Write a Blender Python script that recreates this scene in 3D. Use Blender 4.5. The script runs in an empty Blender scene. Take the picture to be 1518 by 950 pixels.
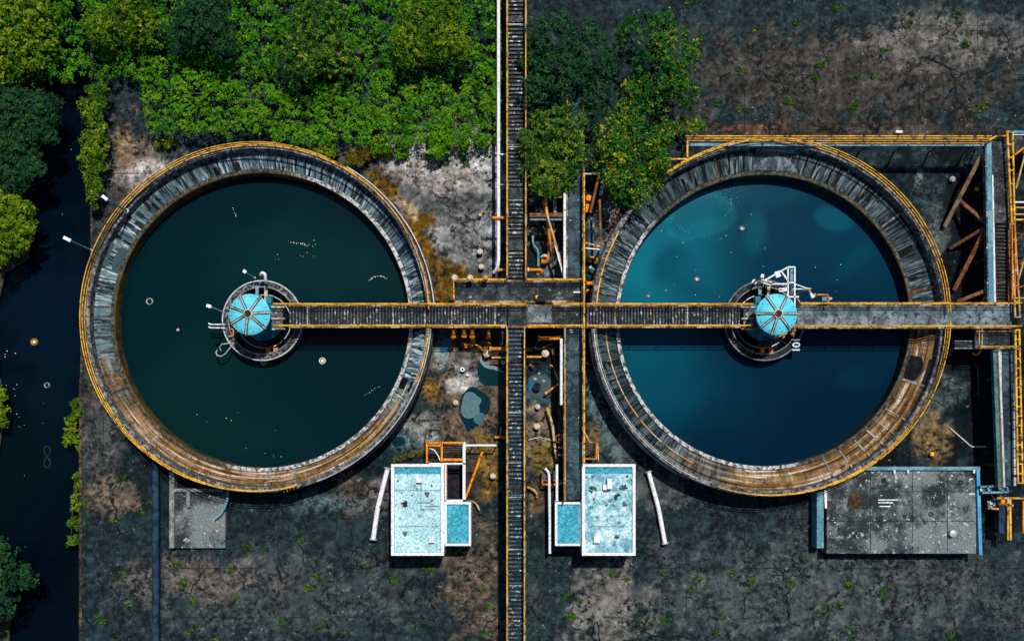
import bpy, math, random
import numpy as np
from mathutils import Vector, Matrix
rnd = random.Random(7)
scene = bpy.context.scene
COL = scene.collection
R = math.radians

# ------------------------------------------------------------------ survey grid
CAMX, CAMY, CAMH, U = 0.36, -10.8, 90.0, 0.06     # drone position and metres per survey unit on the ground
def P(px, py, z=0.0):
    s = U * (1 - z / CAMH)
    return Vector((CAMX + (px - 765) * s, CAMY + (655 - py) * s, z))
GZ = -0.30                                          # yard level
WZ = -1.6                                           # canal level

# ------------------------------------------------------------------ mesh builder
class MB:
    def __init__(s): s.v, s.f, s.sm, s.uv = [], [], [], []
    def face(s, idx, smooth=False, uv=None): s.f.append(idx); s.sm.append(smooth); s.uv.append(uv)
    def hexa(s, c, ax, ay, az):
        b = len(s.v)
        for k in (-1, 1):
            for j in (-1, 1):
                for i in (-1, 1): s.v.append(c + ax * i + ay * j + az * k)
        for q in ((0,2,3,1),(4,5,7,6),(0,1,5,4),(2,6,7,3),(0,4,6,2),(1,3,7,5)): s.face([b + t for t in q])
    def box(s, x0, x1, y0, y1, z0, z1):
        s.hexa(Vector(((x0+x1)/2,(y0+y1)/2,(z0+z1)/2)), Vector((abs(x1-x0)/2,0,0)), Vector((0,abs(y1-y0)/2,0)), Vector((0,0,abs(z1-z0)/2)))
        return s
    def pbox(s, px0, px1, py0, py1, z0, z1):         # box given by survey units at the height of its top
        a, b = P(px0, py1, z1), P(px1, py0, z1)
        return s.box(a.x, b.x, a.y, b.y, z0, z1)
    def bar(s, a, b, w, h, up=Vector((0,0,1))):
        d = b - a; L = d.length; d = d / L
        sd = d.cross(up)
        if sd.length < 1e-4: sd = d.cross(Vector((1,0,0)))
        sd.normalize(); u = sd.cross(d)
        s.hexa((a+b)/2, d*L/2, sd*w/2, u*h/2); return s
    def tube(s, pts, r, n=8, closed=False, cap=True, r2=None):
        pts = [Vector(p) for p in pts]; N = len(pts); b = len(s.v); ref = None
        for i, p in enumerate(pts):
            if closed: t = pts[(i+1) % N] - pts[i-1]
            else: t = pts[min(i+1, N-1)] - pts[max(i-1, 0)]
            t.normalize()
            if ref is None:
                ref = t.orthogonal().normalized() if abs(t.z) > .9 else t.cross(Vector((0,0,1))).normalized()
            ref = (ref - t * ref.dot(t)).normalized(); bi = t.cross(ref)
            rr = r if r2 is None else r + (r2 - r) * i / (N - 1)
            for k in range(n):
                a = 2*math.pi*k/n
                s.v.append(p + (ref*math.cos(a) + bi*math.sin(a)) * rr)
        M = N if closed else N-1
        for i in range(M):
            i2 = (i+1) % N
            for k in range(n):
                k2 = (k+1) % n
                s.face([b+i*n+k, b+i*n+k2, b+i2*n+k2, b+i2*n+k], True)
        if cap and not closed:
            s.face([b+k for k in range(n)][::-1]); s.face([b+(N-1)*n+k for k in range(n)])
        return s
    def lathe(s, c, prof, n=48, closed=False, a0=0.0, a1=2*math.pi, smooth=True):
        full = abs(a1 - a0 - 2*math.pi) < 1e-6; b = len(s.v); m = len(prof)
        cols = n if full else n+1
        dist = [0]
        for i in range(1, m): dist.append(dist[-1] + math.dist(prof[i], prof[i-1]))
        R0 = max(p[0] for p in prof)
        for i in range(cols):
            a = a0 + (a1-a0)*i/n
            for r, z in prof: s.v.append(Vector((c.x + r*math.cos(a), c.y + r*math.sin(a), c.z + z)))
        for i in range(n):
            j = (i+1) % cols; u0 = (a1-a0)*i/n*R0; u1 = (a1-a0)*(i+1)/n*R0
            for k in range(m if closed else m-1):
                l = (k+1) % m; d0 = dist[k]; d1 = dist[l] if l else dist[-1] + math.dist(prof[0], prof[-1])
                if prof[k][0] < 1e-6 and prof[l][0] < 1e-6: continue
                s.face([b+i*m+k, b+j*m+k, b+j*m+l, b+i*m+l], smooth, [(u0,d0),(u1,d0),(u1,d1),(u0,d1)])
        if not full and closed:
            s.face([b+k for k in range(m)]); s.face([b+n*m+k for k in range(m)][::-1])
        return s
    def build(s, name, m, parent=None, origin=None, sharp=True):
        if origin is None:
            origin = Vector((0,0,0))
            if parent is not None:
                q = parent
                while q is not None: origin = origin + q.location; q = q.parent
        me = bpy.data.meshes.new(name)
        me.from_pydata([tuple(p - origin) for p in s.v], [], s.f)
        me.polygons.foreach_set('use_smooth', s.sm)
        if any(u is not None for u in s.uv):
            ul = me.uv_layers.new(name='UVMap'); k = 0
            for f, u in zip(s.f, s.uv):
                for t in range(len(f)):
                    if u is not None: ul.data[k].uv = u[t]
                    k += 1
        me.materials.append(m); me.validate(); me.update()
        if sharp and any(s.sm): me.set_sharp_from_angle(angle=R(35))
        o = bpy.data.objects.new(name, me); COL.objects.link(o)
        if parent is not None: o.parent = parent
        else: o.location = origin
        return o

def tag(o, label, cat, group=None):
    o['label'] = label; o['category'] = cat
    if group: o['group'] = group
    return o
def thing(name, label, cat, loc, group=None):
    o = bpy.data.objects.new(name, None); COL.objects.link(o); o.location = loc; o.empty_display_size = .3
    return tag(o, label, cat, group)
def solo(name, mb, m, label, cat, loc, group=None):
    o = mb.build(name, m, None, Vector(loc)); return tag(o, label, cat, group)
def struct(name, mb, m, kind='structure'):
    o = mb.build(name, m); o['kind'] = kind; return o
def stamp(src, parent, loc, rz=0.0):                # one more copy of a part
    c = src.copy(); COL.objects.link(c); c.parent = parent; c.location = loc; c.rotation_euler = (0,0,rz); return c

# ------------------------------------------------------------------ materials
def new_mat(name):
    m = bpy.data.materials.new(name); m.use_nodes = True
    nt = m.node_tree; b = nt.nodes['Principled BSDF']; return m, nt, b
def N(nt, t, **kw):
    n = nt.nodes.new(t)
    for k, v in kw.items(): setattr(n, k, v)
    return n
def noise(nt, vec, scale, detail=6, rough=.6, dist=0):
    n = N(nt, 'ShaderNodeTexNoise'); n.inputs['Scale'].default_value = scale; n.inputs['Detail'].default_value = detail
    n.inputs['Roughness'].default_value = rough; n.inputs['Distortion'].default_value = dist
    nt.links.new(vec, n.inputs['Vector']); return n.outputs['Fac']
def ramp(nt, fac, lo, hi):
    n = N(nt, 'ShaderNodeMapRange'); n.interpolation_type = 'SMOOTHSTEP'
    n.inputs['From Min'].default_value = lo; n.inputs['From Max'].default_value = hi
    nt.links.new(fac, n.inputs['Value']); return n.outputs['Result']
def mix(nt, fac, a, b, mode='MIX'):
    n = N(nt, 'ShaderNodeMix', data_type='RGBA', blend_type=mode)
    if isinstance(fac, float): n.inputs[0].default_value = fac
    else: nt.links.new(fac, n.inputs[0])
    for sock, v in ((n.inputs[6], a), (n.inputs[7], b)):
        if isinstance(v, tuple): sock.default_value = (*v[:3], 1)
        else: nt.links.new(v, sock)
    return n.outputs[2]
def mul(nt, a, k):
    n = N(nt, 'ShaderNodeMath', operation='MULTIPLY'); nt.links.new(a, n.inputs[0])
    if isinstance(k, (int, float)): n.inputs[1].default_value = k
    else: nt.links.new(k, n.inputs[1])
    return n.outputs[0]
def coords(nt, scale=(1,1,1), kind='Object'):
    tc = N(nt, 'ShaderNodeTexCoord'); mp = N(nt, 'ShaderNodeMapping'); mp.inputs['Scale'].default_value = scale
    nt.links.new(tc.outputs[kind], mp.inputs['Vector']); return mp.outputs['Vector']
def bump(nt, b, h, strength, dist=.05):
    n = N(nt, 'ShaderNodeBump'); n.inputs['Strength'].default_value = strength; n.inputs['Distance'].default_value = dist
    nt.links.new(h, n.inputs['Height']); nt.links.new(n.outputs['Normal'], b.inputs['Normal'])

def grunge(name, c1, c2=None, s=1.0, lo=.42, hi=.6, c3=None, s3=6.0, lo3=.6, hi3=.7, rough=.8, metal=0.0, bmp=.25, stretch=(1,1,1), kind='Object', spec=.07, fine_=(.5,1.5)):
    m, nt, b = new_mat(name); v = coords(nt, stretch, kind)
    c = c1
    lo, hi = (lo+hi)/2-(hi-lo)*.3, (lo+hi)/2+(hi-lo)*.3; lo3, hi3 = (lo3+hi3)/2-(hi3-lo3)*.32, (lo3+hi3)/2+(hi3-lo3)*.32
    n1 = noise(nt, v, s, 9, .74)
    if c2: c = mix(nt, ramp(nt, n1, lo, hi), c1, c2)
    n3 = noise(nt, v, s3, 6, .7)
    if c3: c = mix(nt, ramp(nt, n3, lo3, hi3), c, c3)
    fine = noise(nt, v, s3*4, 3, .6)
    g = N(nt, 'ShaderNodeMapRange'); g.inputs['To Min'].default_value = fine_[0]; g.inputs['To Max'].default_value = fine_[1]
    g.inputs['From Min'].default_value = .3; g.inputs['From Max'].default_value = .7
    nt.links.new(fine, g.inputs['Value'])
    if isinstance(c, tuple):
        rgb = N(nt, 'ShaderNodeRGB'); rgb.outputs[0].default_value = (*c, 1); c = rgb.outputs[0]
    vm = N(nt, 'ShaderNodeVectorMath', operation='SCALE'); nt.links.new(c, vm.inputs[0]); nt.links.new(g.outputs[0], vm.inputs['Scale'])
    nt.links.new(vm.outputs[0], b.inputs['Base Color'])
    b.inputs['Roughness'].default_value = rough; b.inputs['Metallic'].default_value = metal; b.inputs['Specular IOR Level'].default_value = spec
    if bmp: bump(nt, b, n3, bmp)
    return m
RUST = (.16,.05,.012)
M = {}
M['yellow'] = grunge('yellow_paint', (.82,.44,.04), (.50,.24,.03), .7, .45, .6, (.12,.045,.012), 2.2, .52, .62, rough=.5, bmp=.05)
M['amber'] = grunge('orange_paint', (.72,.24,.015), (.5,.14,.012), .6, .45, .6, RUST, 2.0, .56, .66, rough=.5, bmp=.05)
M['oldyellow'] = grunge('weathered_yellow_paint', (.50,.28,.06), (.5,.42,.3), .35, .45, .6, (.12,.05,.015), 1.8, .52, .62, rough=.6, bmp=.08)
M['rust'] = grunge('rusty_steel', (.22,.09,.035), (.1,.04,.02), 1.5, .4, .6, (.4,.25,.14), 5, .6, .72, rough=.85)
M['white'] = grunge('white_paint', (.70,.73,.76), (.52,.55,.57), .8, .5, .7, (.22,.18,.13), 2.4, .60, .70, rough=.5, bmp=.05)
M['galv'] = grunge('galvanised_steel', (.42,.46,.5), (.3,.32,.34), 1.2, .45, .6, (.2,.12,.06), 4, .66, .75, rough=.45, metal=.3, bmp=.1)
M['girder'] = grunge('rust_spotted_girder', (.13,.08,.035), (.42,.36,.28), .55, .44, .62, (.03,.022,.016), 2.6, .5, .6, rough=.7, bmp=.15)
M['bluesteel'] = grunge('pale_blue_painted_steel', (.075,.19,.25), (.16,.30,.36), .6, .42, .6, (.025,.06,.08), 2.4, .6, .7, rough=.6, bmp=.1)
M['greensteel'] = grunge('grey_green_painted_steel', (.04,.11,.115), (.09,.17,.17), .6, .42, .6, (.02,.04,.04), 2.4, .6, .7, rough=.6, bmp=.1)
M['brownstain'] = grunge('brown_rust_stain', (.07,.04,.022), (.035,.022,.014), 1.2, .42, .6, (.13,.1,.08), 4, .58, .66, rough=.95)
M['blue'] = grunge('blue_paint', (.05,.26,.48), (.09,.36,.58), .8, .42, .6, (.05,.12,.18), 3, .62, .72, rough=.5, bmp=.05)
M['slat'] = grunge('dark_steel_grating', (.075,.085,.092), (.022,.027,.031), .9, .4, .62, (.34,.38,.40), 2.0, .52, .66, rough=.6, metal=.2, bmp=.1, stretch=(1,1,1))
M['slat_blue'] = grunge('blue_grey_steel_grating', (.05,.09,.115), (.015,.034,.05), .9, .4, .62, (.36,.46,.5), 2.0, .54, .66, rough=.55, metal=.2, bmp=.1)
M['slat_rust'] = grunge('brown_steel_grating', (.075,.05,.042), (.02,.018,.02), .9, .4, .62, (.2,.15,.12), 2.2, .62, .74, rough=.7, bmp=.1)
M['under'] = grunge('dark_tray', (.01,.014,.018), (.02,.025,.03), 1, rough=.8)  # near-black plate below the slats
M['plate'] = grunge('worn_dark_plate', (.014,.02,.023), (.06,.07,.075), .55, .42, .62, (.30,.33,.34), 1.6, .56, .76, rough=.7, bmp=.15)
M['plate_blue'] = grunge('damp_blue_grey_plate', (.012,.026,.034), (.045,.08,.095), .55, .42, .62, (.24,.32,.34), 1.8, .56, .76, rough=.6, bmp=.15)
M['plate_pale'] = grunge('pale_grey_plate', (.06,.085,.10), (.20,.25,.27), .6, .38, .64, (.02,.028,.032), 2.6, .50, .66, rough=.8, bmp=.2)
M['conc_pale'] = grunge('white_weathered_concrete', (.4,.41,.4), (.2,.2,.19), 1.4, .42, .58, (.05,.05,.048), 5, .52, .62, rough=.9, bmp=.5)
M['conc_mid'] = grunge('grey_concrete', (.14,.15,.155), (.3,.3,.29), 1.1, .42, .62, (.04,.042,.045), 4, .55, .66, rough=.9, bmp=.4)
M['quay'] = grunge('quay_concrete', (.03,.03,.028), (.12,.09,.06), .8, .45, .62, (.012,.013,.013), 3, .5, .6, rough=.9, bmp=.4)
M['conc_rim'] = grunge('rim_concrete', (.06,.066,.07), (.25,.26,.26), 1.6, .42, .62, (.015,.016,.018), 4, .5, .62, rough=.9, bmp=.4)
M['brownconc'] = grunge('brown_scale_concrete', (.13,.08,.03), (.22,.15,.08), 1.6, .42, .62, (.05,.03,.015), 4, .5, .62, rough=.9, bmp=.4)
M['conc_dark'] = grunge('dark_damp_concrete', (.018,.023,.025), (.08,.09,.092), .9, .45, .66, (.008,.01,.012), 4, .52, .64, rough=.85, bmp=.4)
M['cast'] = grunge('mottled_black_grating', (.2,.215,.22), (.08,.09,.095), 1.6, .42, .58, (.01,.012,.013), 5.5, .46, .54, rough=.8, bmp=.6)
M['black'] = grunge('black_rubber', (.004,.005,.007), (.012,.014,.018), 1.5, rough=.5, bmp=.1)
M['navy'] = grunge('dark_blue_tube', (.01,.022,.045), (.02,.05,.09), 1.0, rough=.45, bmp=.05)
M['cover'] = grunge('turquoise_cover_paint', (.07,.48,.64), (.13,.58,.72), .6, .4, .62, (.03,.22,.30), 1.6, .64, .74, rough=.45, bmp=.03, fine_=(.9,1.1))
M['teal'] = grunge('dark_teal_machine_paint', (.02,.2,.28), (.015,.1,.14), .9, .42, .6, (.01,.03,.04), 3, .6, .7, rough=.5, bmp=.1)
M['rib'] = grunge('weathered_cream_rib', (.46,.42,.34), (.2,.15,.1), 1.2, .45, .6, (.04,.03,.025), 3, .58, .7, rough=.7, bmp=.1)
M['roof'] = grunge('pale_cyan_roof_sheet', (.30,.52,.57), (.44,.66,.70), .5, .4, .62, (.10,.20,.24), 1.6, .58, .70, rough=.75, bmp=.1)
M['roof_b'] = grunge('stained_cyan_roof_sheet', (.17,.38,.46), (.44,.64,.68), .6, .4, .6, (.05,.13,.17), 1.5, .52, .66, rough=.75, bmp=.1)
M['soot'] = grunge('sooty_roof_stain', (.03,.06,.07), (.10,.20,.23), 1.6, .40, .62, (.26,.42,.47), 3, .52, .66, rough=.9)
M['soot_dark'] = grunge('black_moss_roof_stain', (.012,.018,.02), (.035,.06,.065), 2.4, .42, .62, (.16,.27,.3), 4, .56, .68, rough=.95)
M['roofblue'] = grunge('blue_roof_gutter', (.03,.25,.36), (.07,.36,.46), 1.0, .42, .6, (.01,.03,.04), 2, .6, .7, rough=.6, bmp=.1)
M['hutwall'] = grunge('rendered_wall', (.35,.36,.35), (.22,.22,.21), 1, rough=.9)
M['wood'] = grunge('weathered_timber', (.2,.14,.08), (.09,.06,.04), 2, rough=.9, stretch=(1,1,1))
M['bark'] = grunge('bark', (.08,.06,.045), (.04,.03,.022), 3, rough=.95, bmp=.6)
M['cream'] = grunge('cream_concrete_cap', (.50,.38,.28), (.66,.55,.45), 3, .42, .6, (.2,.13,.08), 5, .56, .66, rough=.8, bmp=.1)
M['float'] = grunge('pale_float_plastic', (.72,.68,.58), (.6,.52,.4), 2, rough=.6, bmp=.05)
M['orangefloat'] = grunge('orange_float_plastic', (.55,.22,.03), (.4,.15,.02), 3, rough=.6, bmp=.05)
M['earth'] = grunge('bare_earth', (.03,.028,.02), (.06,.05,.035), .3, rough=.95)
M['moss'] = grunge('moss_growth', (.12,.085,.01), (.05,.045,.01), .9, .4, .6, (.24,.17,.03), 5, .6, .7, rough=.95, bmp=.6)
M['hose'] = grunge('grey_hose', (.4,.42,.42), (.25,.27,.28), 2, rough=.6, bmp=.05)
M['red'] = grunge('red_paint', (.45,.06,.03), (.3,.05,.02), 1.5, rough=.6, bmp=.05)
M['wetrope'] = grunge('wet_rope', (.012,.035,.045), (.02,.05,.06), 2)
M['slab'] = grunge('stained_grey_slab', (.022,.03,.033), (.15,.175,.18), .25, .38, .62, (.4,.43,.43), 2.4, .56, .70, rough=.85, bmp=.2)

def attr_mat(name, attr, rough, spec, speck=None, spk=(.66,.74), fine=(.7,1.3), sc=1.0, bmp=.3, pits=False):
    m, nt, b = new_mat(name); a = N(nt, 'ShaderNodeAttribute', attribute_name=attr); v = coords(nt)
    c = a.outputs['Color']
    n1 = noise(nt, v, 1.3*sc, 9, .72); n2 = noise(nt, v, 6*sc, 4, .7)
    g = N(nt, 'ShaderNodeMapRange'); g.inputs['To Min'].default_value = fine[0]; g.inputs['To Max'].default_value = fine[1]
    g.inputs['From Min'].default_value = .36; g.inputs['From Max'].default_value = .64; g.clamp = True
    nt.links.new(n1, g.inputs['Value'])
    vm = N(nt, 'ShaderNodeVectorMath', operation='SCALE'); nt.links.new(c, vm.inputs[0]); nt.links.new(g.outputs[0], vm.inputs['Scale'])
    c = vm.outputs[0]
    if pits:
        n5 = noise(nt, v, 2.4, 11, .82); n6 = noise(nt, v, .4, 5, .6); n7 = noise(nt, v, 1.1, 10, .8); n8 = noise(nt, v, 9, 5, .8)
        worn = N(nt, 'ShaderNodeVectorMath', operation='SCALE'); nt.links.new(c, worn.inputs[0]); worn.inputs['Scale'].default_value = 1.7
        c = mix(nt, mul(nt, ramp(nt, n7, .53, .57), ramp(nt, n8, .36, .52)), c, worn.outputs[0])
        c = mix(nt, mul(nt, ramp(nt, n5, .50, .535), ramp(nt, n6, .36, .56)), c, (.006,.009,.010))
        dv = N(nt, 'ShaderNodeVectorMath', operation='ADD'); dn = N(nt, 'ShaderNodeTexNoise'); dn.inputs['Scale'].default_value = .8; dn.inputs['Detail'].default_value = 6
        nt.links.new(v, dn.inputs['Vector']); nt.links.new(v, dv.inputs[0]); nt.links.new(dn.outputs['Color'], dv.inputs[1])
        vo = N(nt, 'ShaderNodeTexVoronoi', feature='DISTANCE_TO_EDGE'); vo.inputs['Scale'].default_value = .22; nt.links.new(dv.outputs[0], vo.inputs['Vector'])
        c = mix(nt, mul(nt, ramp(nt, vo.outputs['Distance'], .016, .006), ramp(nt, noise(nt, v, .3, 3, .5), .48, .60)), c, (.005,.007,.008))
        bk = N(nt, 'ShaderNodeTexBrick'); bk.offset = .0; bk.inputs['Scale'].default_value = 1.0; bk.inputs['Brick Width'].default_value = 5.2; bk.inputs['Row Height'].default_value = 4.4; bk.inputs['Mortar Size'].default_value = .05; bk.inputs['Mortar Smooth'].default_value = .2
        bk.inputs['Color1'].default_value = (0,0,0,1); bk.inputs['Color2'].default_value = (0,0,0,1); bk.inputs['Mortar'].default_value = (1,1,1,1)
        jv = N(nt, 'ShaderNodeVectorMath', operation='MULTIPLY_ADD'); nt.links.new(dn.outputs['Color'], jv.inputs[0]); jv.inputs[1].default_value = (.12,.12,0); nt.links.new(v, jv.inputs[2]); nt.links.new(jv.outputs[0], bk.inputs['Vector'])
        c = mix(nt, mul(nt, bk.outputs['Color'], mul(nt, ramp(nt, noise(nt, v, .35, 4, .6), .46, .60), .8)), c, (.007,.010,.011))
    if speck:
        n3 = noise(nt, v, 2.6*sc, 8, .75); n4 = noise(nt, v, .22, 3, .5)
        f = mul(nt, ramp(nt, n3, *spk), ramp(nt, n4, .4, .62))
        c = mix(nt, f, c, speck)
    nt.links.new(c, b.inputs['Base Color']); b.inputs['Roughness'].default_value = rough; b.inputs['Specular IOR Level'].default_value = spec
    if bmp: bump(nt, b, n2, bmp, .03)
    return m, nt, b
M['ground'] = attr_mat('stained_yard_concrete', 'stain', .85, .05, (.40,.43,.44), spk=(.635,.68), fine=(.3,1.75), pits=True)[0]

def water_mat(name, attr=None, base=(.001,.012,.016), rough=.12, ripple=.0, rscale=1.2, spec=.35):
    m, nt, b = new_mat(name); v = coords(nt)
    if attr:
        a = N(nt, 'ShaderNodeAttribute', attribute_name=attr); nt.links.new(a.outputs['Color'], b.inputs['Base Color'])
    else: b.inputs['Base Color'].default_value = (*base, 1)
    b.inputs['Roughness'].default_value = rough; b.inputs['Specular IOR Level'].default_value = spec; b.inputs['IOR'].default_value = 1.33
    if ripple:
        w = N(nt, 'ShaderNodeTexWave', wave_type='BANDS', bands_direction='DIAGONAL'); w.inputs['Scale'].default_value = rscale
        w.inputs['Distortion'].default_value = 5; w.inputs['Detail'].default_value = 3; w.inputs['Detail Scale'].default_value = 1.6
        nt.links.new(v, w.inputs['Vector'])
        f = mul(nt, w.outputs['Fac'], ramp(nt, noise(nt, v, .12, 2, .5), .44, .66))
        bump(nt, b, f, ripple, .12)
    return m
M['water_l'] = water_mat('still_dark_water', 'silt_and_reflection', rough=.14, ripple=.02, rscale=2.0, spec=.25)
M['water_r'] = water_mat('rippled_teal_water', 'silt_and_reflection', rough=.12, ripple=.05, rscale=2.4, spec=.1)
M['canal'] = water_mat('canal_water', 'silt_and_reflection', rough=.1, ripple=.012, rscale=2.0, spec=.25)
M['puddle'] = water_mat('puddle_water', None, (.002,.02,.03), .05)
M['puddle_b'] = water_mat('blue_puddle_water', None, (.01,.12,.22), .1)
M['puddle_g'] = attr_mat('silt_and_reflection_puddle', 'silt_and_reflection', .3, .4, fine=(.7,1.3), sc=4, bmp=.1)[0]
M['well'] = water_mat('well_water', None, (.001,.005,.007), .1)

# tank concrete: streaks run down the slope (UV), browns gather on the side brown_dir points to
def channel_mat(name, brown_dir, thr, k=1.0):
    m, nt, b = new_mat(name)
    uv = coords(nt, (1,1,1), 'UV'); ob = coords(nt)
    st = coords(nt, (1.0,.10,1), 'UV')
    n1 = noise(nt, st, 1.6, 8, .75); n2 = noise(nt, ob, .9, 8, .7); n3 = noise(nt, st, 5, 5, .7); nl = noise(nt, ob, .12, 3, .5)
    grey = mix(nt, ramp(nt, n1, .44, .58), (.006*k,.014*k,.019*k), (.085*k,.135*k,.155*k))
    grey = mix(nt, mul(nt, ramp(nt, n3, .50, .62), ramp(nt, nl, .34, .56)), grey, (.40*k,.50*k,.54*k))
    brn = mix(nt, ramp(nt, mix(nt, .5, n1, n2), .42, .58), (.10,.05,.012), (.28,.17,.085))
    brn = mix(nt, ramp(nt, n3, .58, .74), brn, (.55,.49,.42))
    ring = coords(nt, (.05,1.5,1), 'UV'); n4 = noise(nt, ring, 2.2, 7, .7); n5 = noise(nt, st, 9, 4, .7)
    brn = mix(nt, ramp(nt, n4, .50, .60), brn, (.035,.018,.006))
    brn = mix(nt, mul(nt, ramp(nt, n4, .47, .38), ramp(nt, n2, .40, .54)), brn, (.62,.56,.50))
    brn = mix(nt, ramp(nt, n5, .55, .62), brn, (.16,.085,.018))
    sp = N(nt, 'ShaderNodeVectorMath', operation='DOT_PRODUCT'); nt.links.new(ob, sp.inputs[0]); sp.inputs[1].default_value = brown_dir
    ad = N(nt, 'ShaderNodeMath', operation='MULTIPLY_ADD'); nt.links.new(nl, ad.inputs[0]); ad.inputs[1].default_value = .9; nt.links.new(sp.outputs['Value'], ad.inputs[2])
    c = mix(nt, ramp(nt, ad.outputs[0], thr-.12, thr+.12), grey, brn)
    c = mix(nt, ramp(nt, noise(nt, ob, 1.3, 10, .8), .575, .62), c, (.010,.012,.013))
    nt.links.new(c, b.inputs['Base Color']); b.inputs['Roughness'].default_value = .85; b.inputs['Specular IOR Level'].default_value = .06
    bump(nt, b, n1, .35, .06)
    return m
def crest_mat(name, d, thr):
    m, nt, b = new_mat(name); ob = coords(nt)
    n1 = noise(nt, ob, 3.2, 8, .75); n2 = noise(nt, ob, 1.0, 6, .7); nl = noise(nt, ob, .15, 3, .5)
    pale = mix(nt, ramp(nt, n1, .42, .58), (.05,.055,.056), (.52,.54,.55))
    dull = mix(nt, ramp(nt, n1, .42, .62), (.02,.022,.02), (.12,.11,.085)); dull = mix(nt, ramp(nt, n2, .5, .65), dull, (.07,.05,.025))
    sp = N(nt, 'ShaderNodeVectorMath', operation='DOT_PRODUCT'); nt.links.new(ob, sp.inputs[0]); sp.inputs[1].default_value = d
    ad = N(nt, 'ShaderNodeMath', operation='MULTIPLY_ADD'); nt.links.new(nl, ad.inputs[0]); ad.inputs[1].default_value = .8; nt.links.new(sp.outputs['Value'], ad.inputs[2])
    c = mix(nt, ramp(nt, ad.outputs[0], thr-.1, thr+.1), dull, pale)
    nt.links.new(c, b.inputs['Base Color']); b.inputs['Roughness'].default_value = .9; b.inputs['Specular IOR Level'].default_value = .06
    bump(nt, b, n1, .4, .04); return m
M['crest_l'] = crest_mat('mottled_weir_crest', (.04,-.012,0), .34)
M['crest_r'] = crest_mat('mottled_weir_crest_damp', (-.045,-.025,0), .62)
M['chan_l'] = channel_mat('streaked_channel_concrete', (-.015,-.050,0), .80, 1.35)
M['chan_r'] = channel_mat('streaked_channel_concrete_damp', (.018,-.045,0), .86, .62)
M['weir_inner'] = grunge('algae_weir_face', (.10,.07,.015), (.03,.032,.026), .5, .42, .6, (.2,.14,.04), 3, .6, .7, rough=.9, bmp=.3)
M['weir_dark'] = grunge('dark_weir_face', (.02,.024,.022), (.05,.05,.035), .4, .42, .62, rough=.9, bmp=.3)

# foliage: a per-leaf tint picks the colour
def leaf_mat(name, cols):
    m, nt, b = new_mat(name); a = N(nt, 'ShaderNodeAttribute', attribute_name='tint')
    cr = N(nt, 'ShaderNodeValToRGB'); e = cr.color_ramp.elements
    e[0].position = 0; e[0].color = (*cols[0], 1); e[1].position = 1; e[1].color = (*cols[-1], 1)
    for i, c in enumerate(cols[1:-1]):
        k = e.new((i+1)/(len(cols)-1)); k.color = (*c, 1)
    nt.links.new(a.outputs['Fac'], cr.inputs['Fac']); nt.links.new(cr.outputs['Color'], b.inputs['Base Color'])
    b.inputs['Roughness'].default_value = .6; b.inputs['Specular IOR Level'].default_value = .12
    tr = N(nt, 'ShaderNodeBsdfTranslucent'); nt.links.new(cr.outputs['Color'], tr.inputs['Color'])
    ms = N(nt, 'ShaderNodeMixShader'); ms.inputs[0].default_value = .25
    nt.links.new(b.outputs[0], ms.inputs[1]); nt.links.new(tr.outputs[0], ms.inputs[2])
    nt.links.new(ms.outputs[0], nt.nodes['Material Output'].inputs['Surface']); return m
M['leaf_hedge'] = leaf_mat('hedge_leaves', [(.01,.06,.003),(.035,.18,.003),(.09,.29,.004),(.2,.36,.008)])
M['leaf_dark'] = leaf_mat('dark_bank_leaves', [(.004,.026,.016),(.006,.045,.022),(.014,.075,.022),(.03,.10,.02)])
M['leaf_bright'] = leaf_mat('yellow_green_leaves', [(.008,.04,.003),(.035,.12,.003),(.12,.22,.004),(.30,.33,.01)])
M['leaf_olive'] = leaf_mat('olive_leaves', [(.003,.025,.010),(.012,.075,.012),(.06,.17,.010),(.26,.30,.02)])
M['leaf_gold'] = leaf_mat('gold_flecked_leaves', [(.002,.026,.010),(.01,.08,.010),(.04,.17,.010),(.40,.34,.01)])
M['leaf_ochre'] = leaf_mat('ochre_leaves', [(.03,.03,.003),(.07,.06,.004),(.13,.11,.006),(.2,.18,.01)])

# ------------------------------------------------------------------ noise fields for painted-on stains and water reflections (numpy)
rng = np.random.default_rng(11)
LAT = rng.random((256, 256))
def vnoise(x, y):
    xi = np.floor(x).astype(int); yi = np.floor(y).astype(int); fx = x - xi; fy = y - yi
    fx = fx*fx*(3-2*fx); fy = fy*fy*(3-2*fy)
    g = lambda i, j: LAT[i % 256, j % 256]
    return (g(xi,yi)*(1-fx)+g(xi+1,yi)*fx)*(1-fy) + (g(xi,yi+1)*(1-fx)+g(xi+1,yi+1)*fx)*fy
def fbm(x, y, o=5):
    t = 0; a = .5
    for k in range(o): t = t + a*vnoise(x*2**k + 17*k, y*2**k + 31*k); a *= .5
    return t
def smooth(x, a, b): t = np.clip((x-a)/(b-a), 0, 1); return t*t*(3-2*t)
def stain(px, py, base, blobs, soft=False):
    col = np.tile(np.array(base), (len(px), 1)).astype(float)
    ns = fbm(px/75, py/75, 3); n = fbm(px/22, py/22); n2 = fbm(px/7+50, py/7+9)
    for bl in blobs:
        x, y, rx, ry, c, amt, edge, ang = (*bl, *([.35, 0][len(bl)-6:] if len(bl) < 8 else []))
        ca, sa = math.cos(R(ang)), math.sin(R(ang)); dx, dy = px-x, py-y
        d = np.sqrt(((dx*ca+dy*sa)/rx)**2 + ((-dx*sa+dy*ca)/ry)**2)
        d = d + ((ns-.48)*1.1 if soft else (n-.48)*1.7 + (n2-.48)*1.1)
        edge = edge*.6; m = smooth(-d, -1-edge, -1+edge) * amt
        col = col*(1-m[:,None]) + np.array(c)*m[:,None]
    return col
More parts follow.
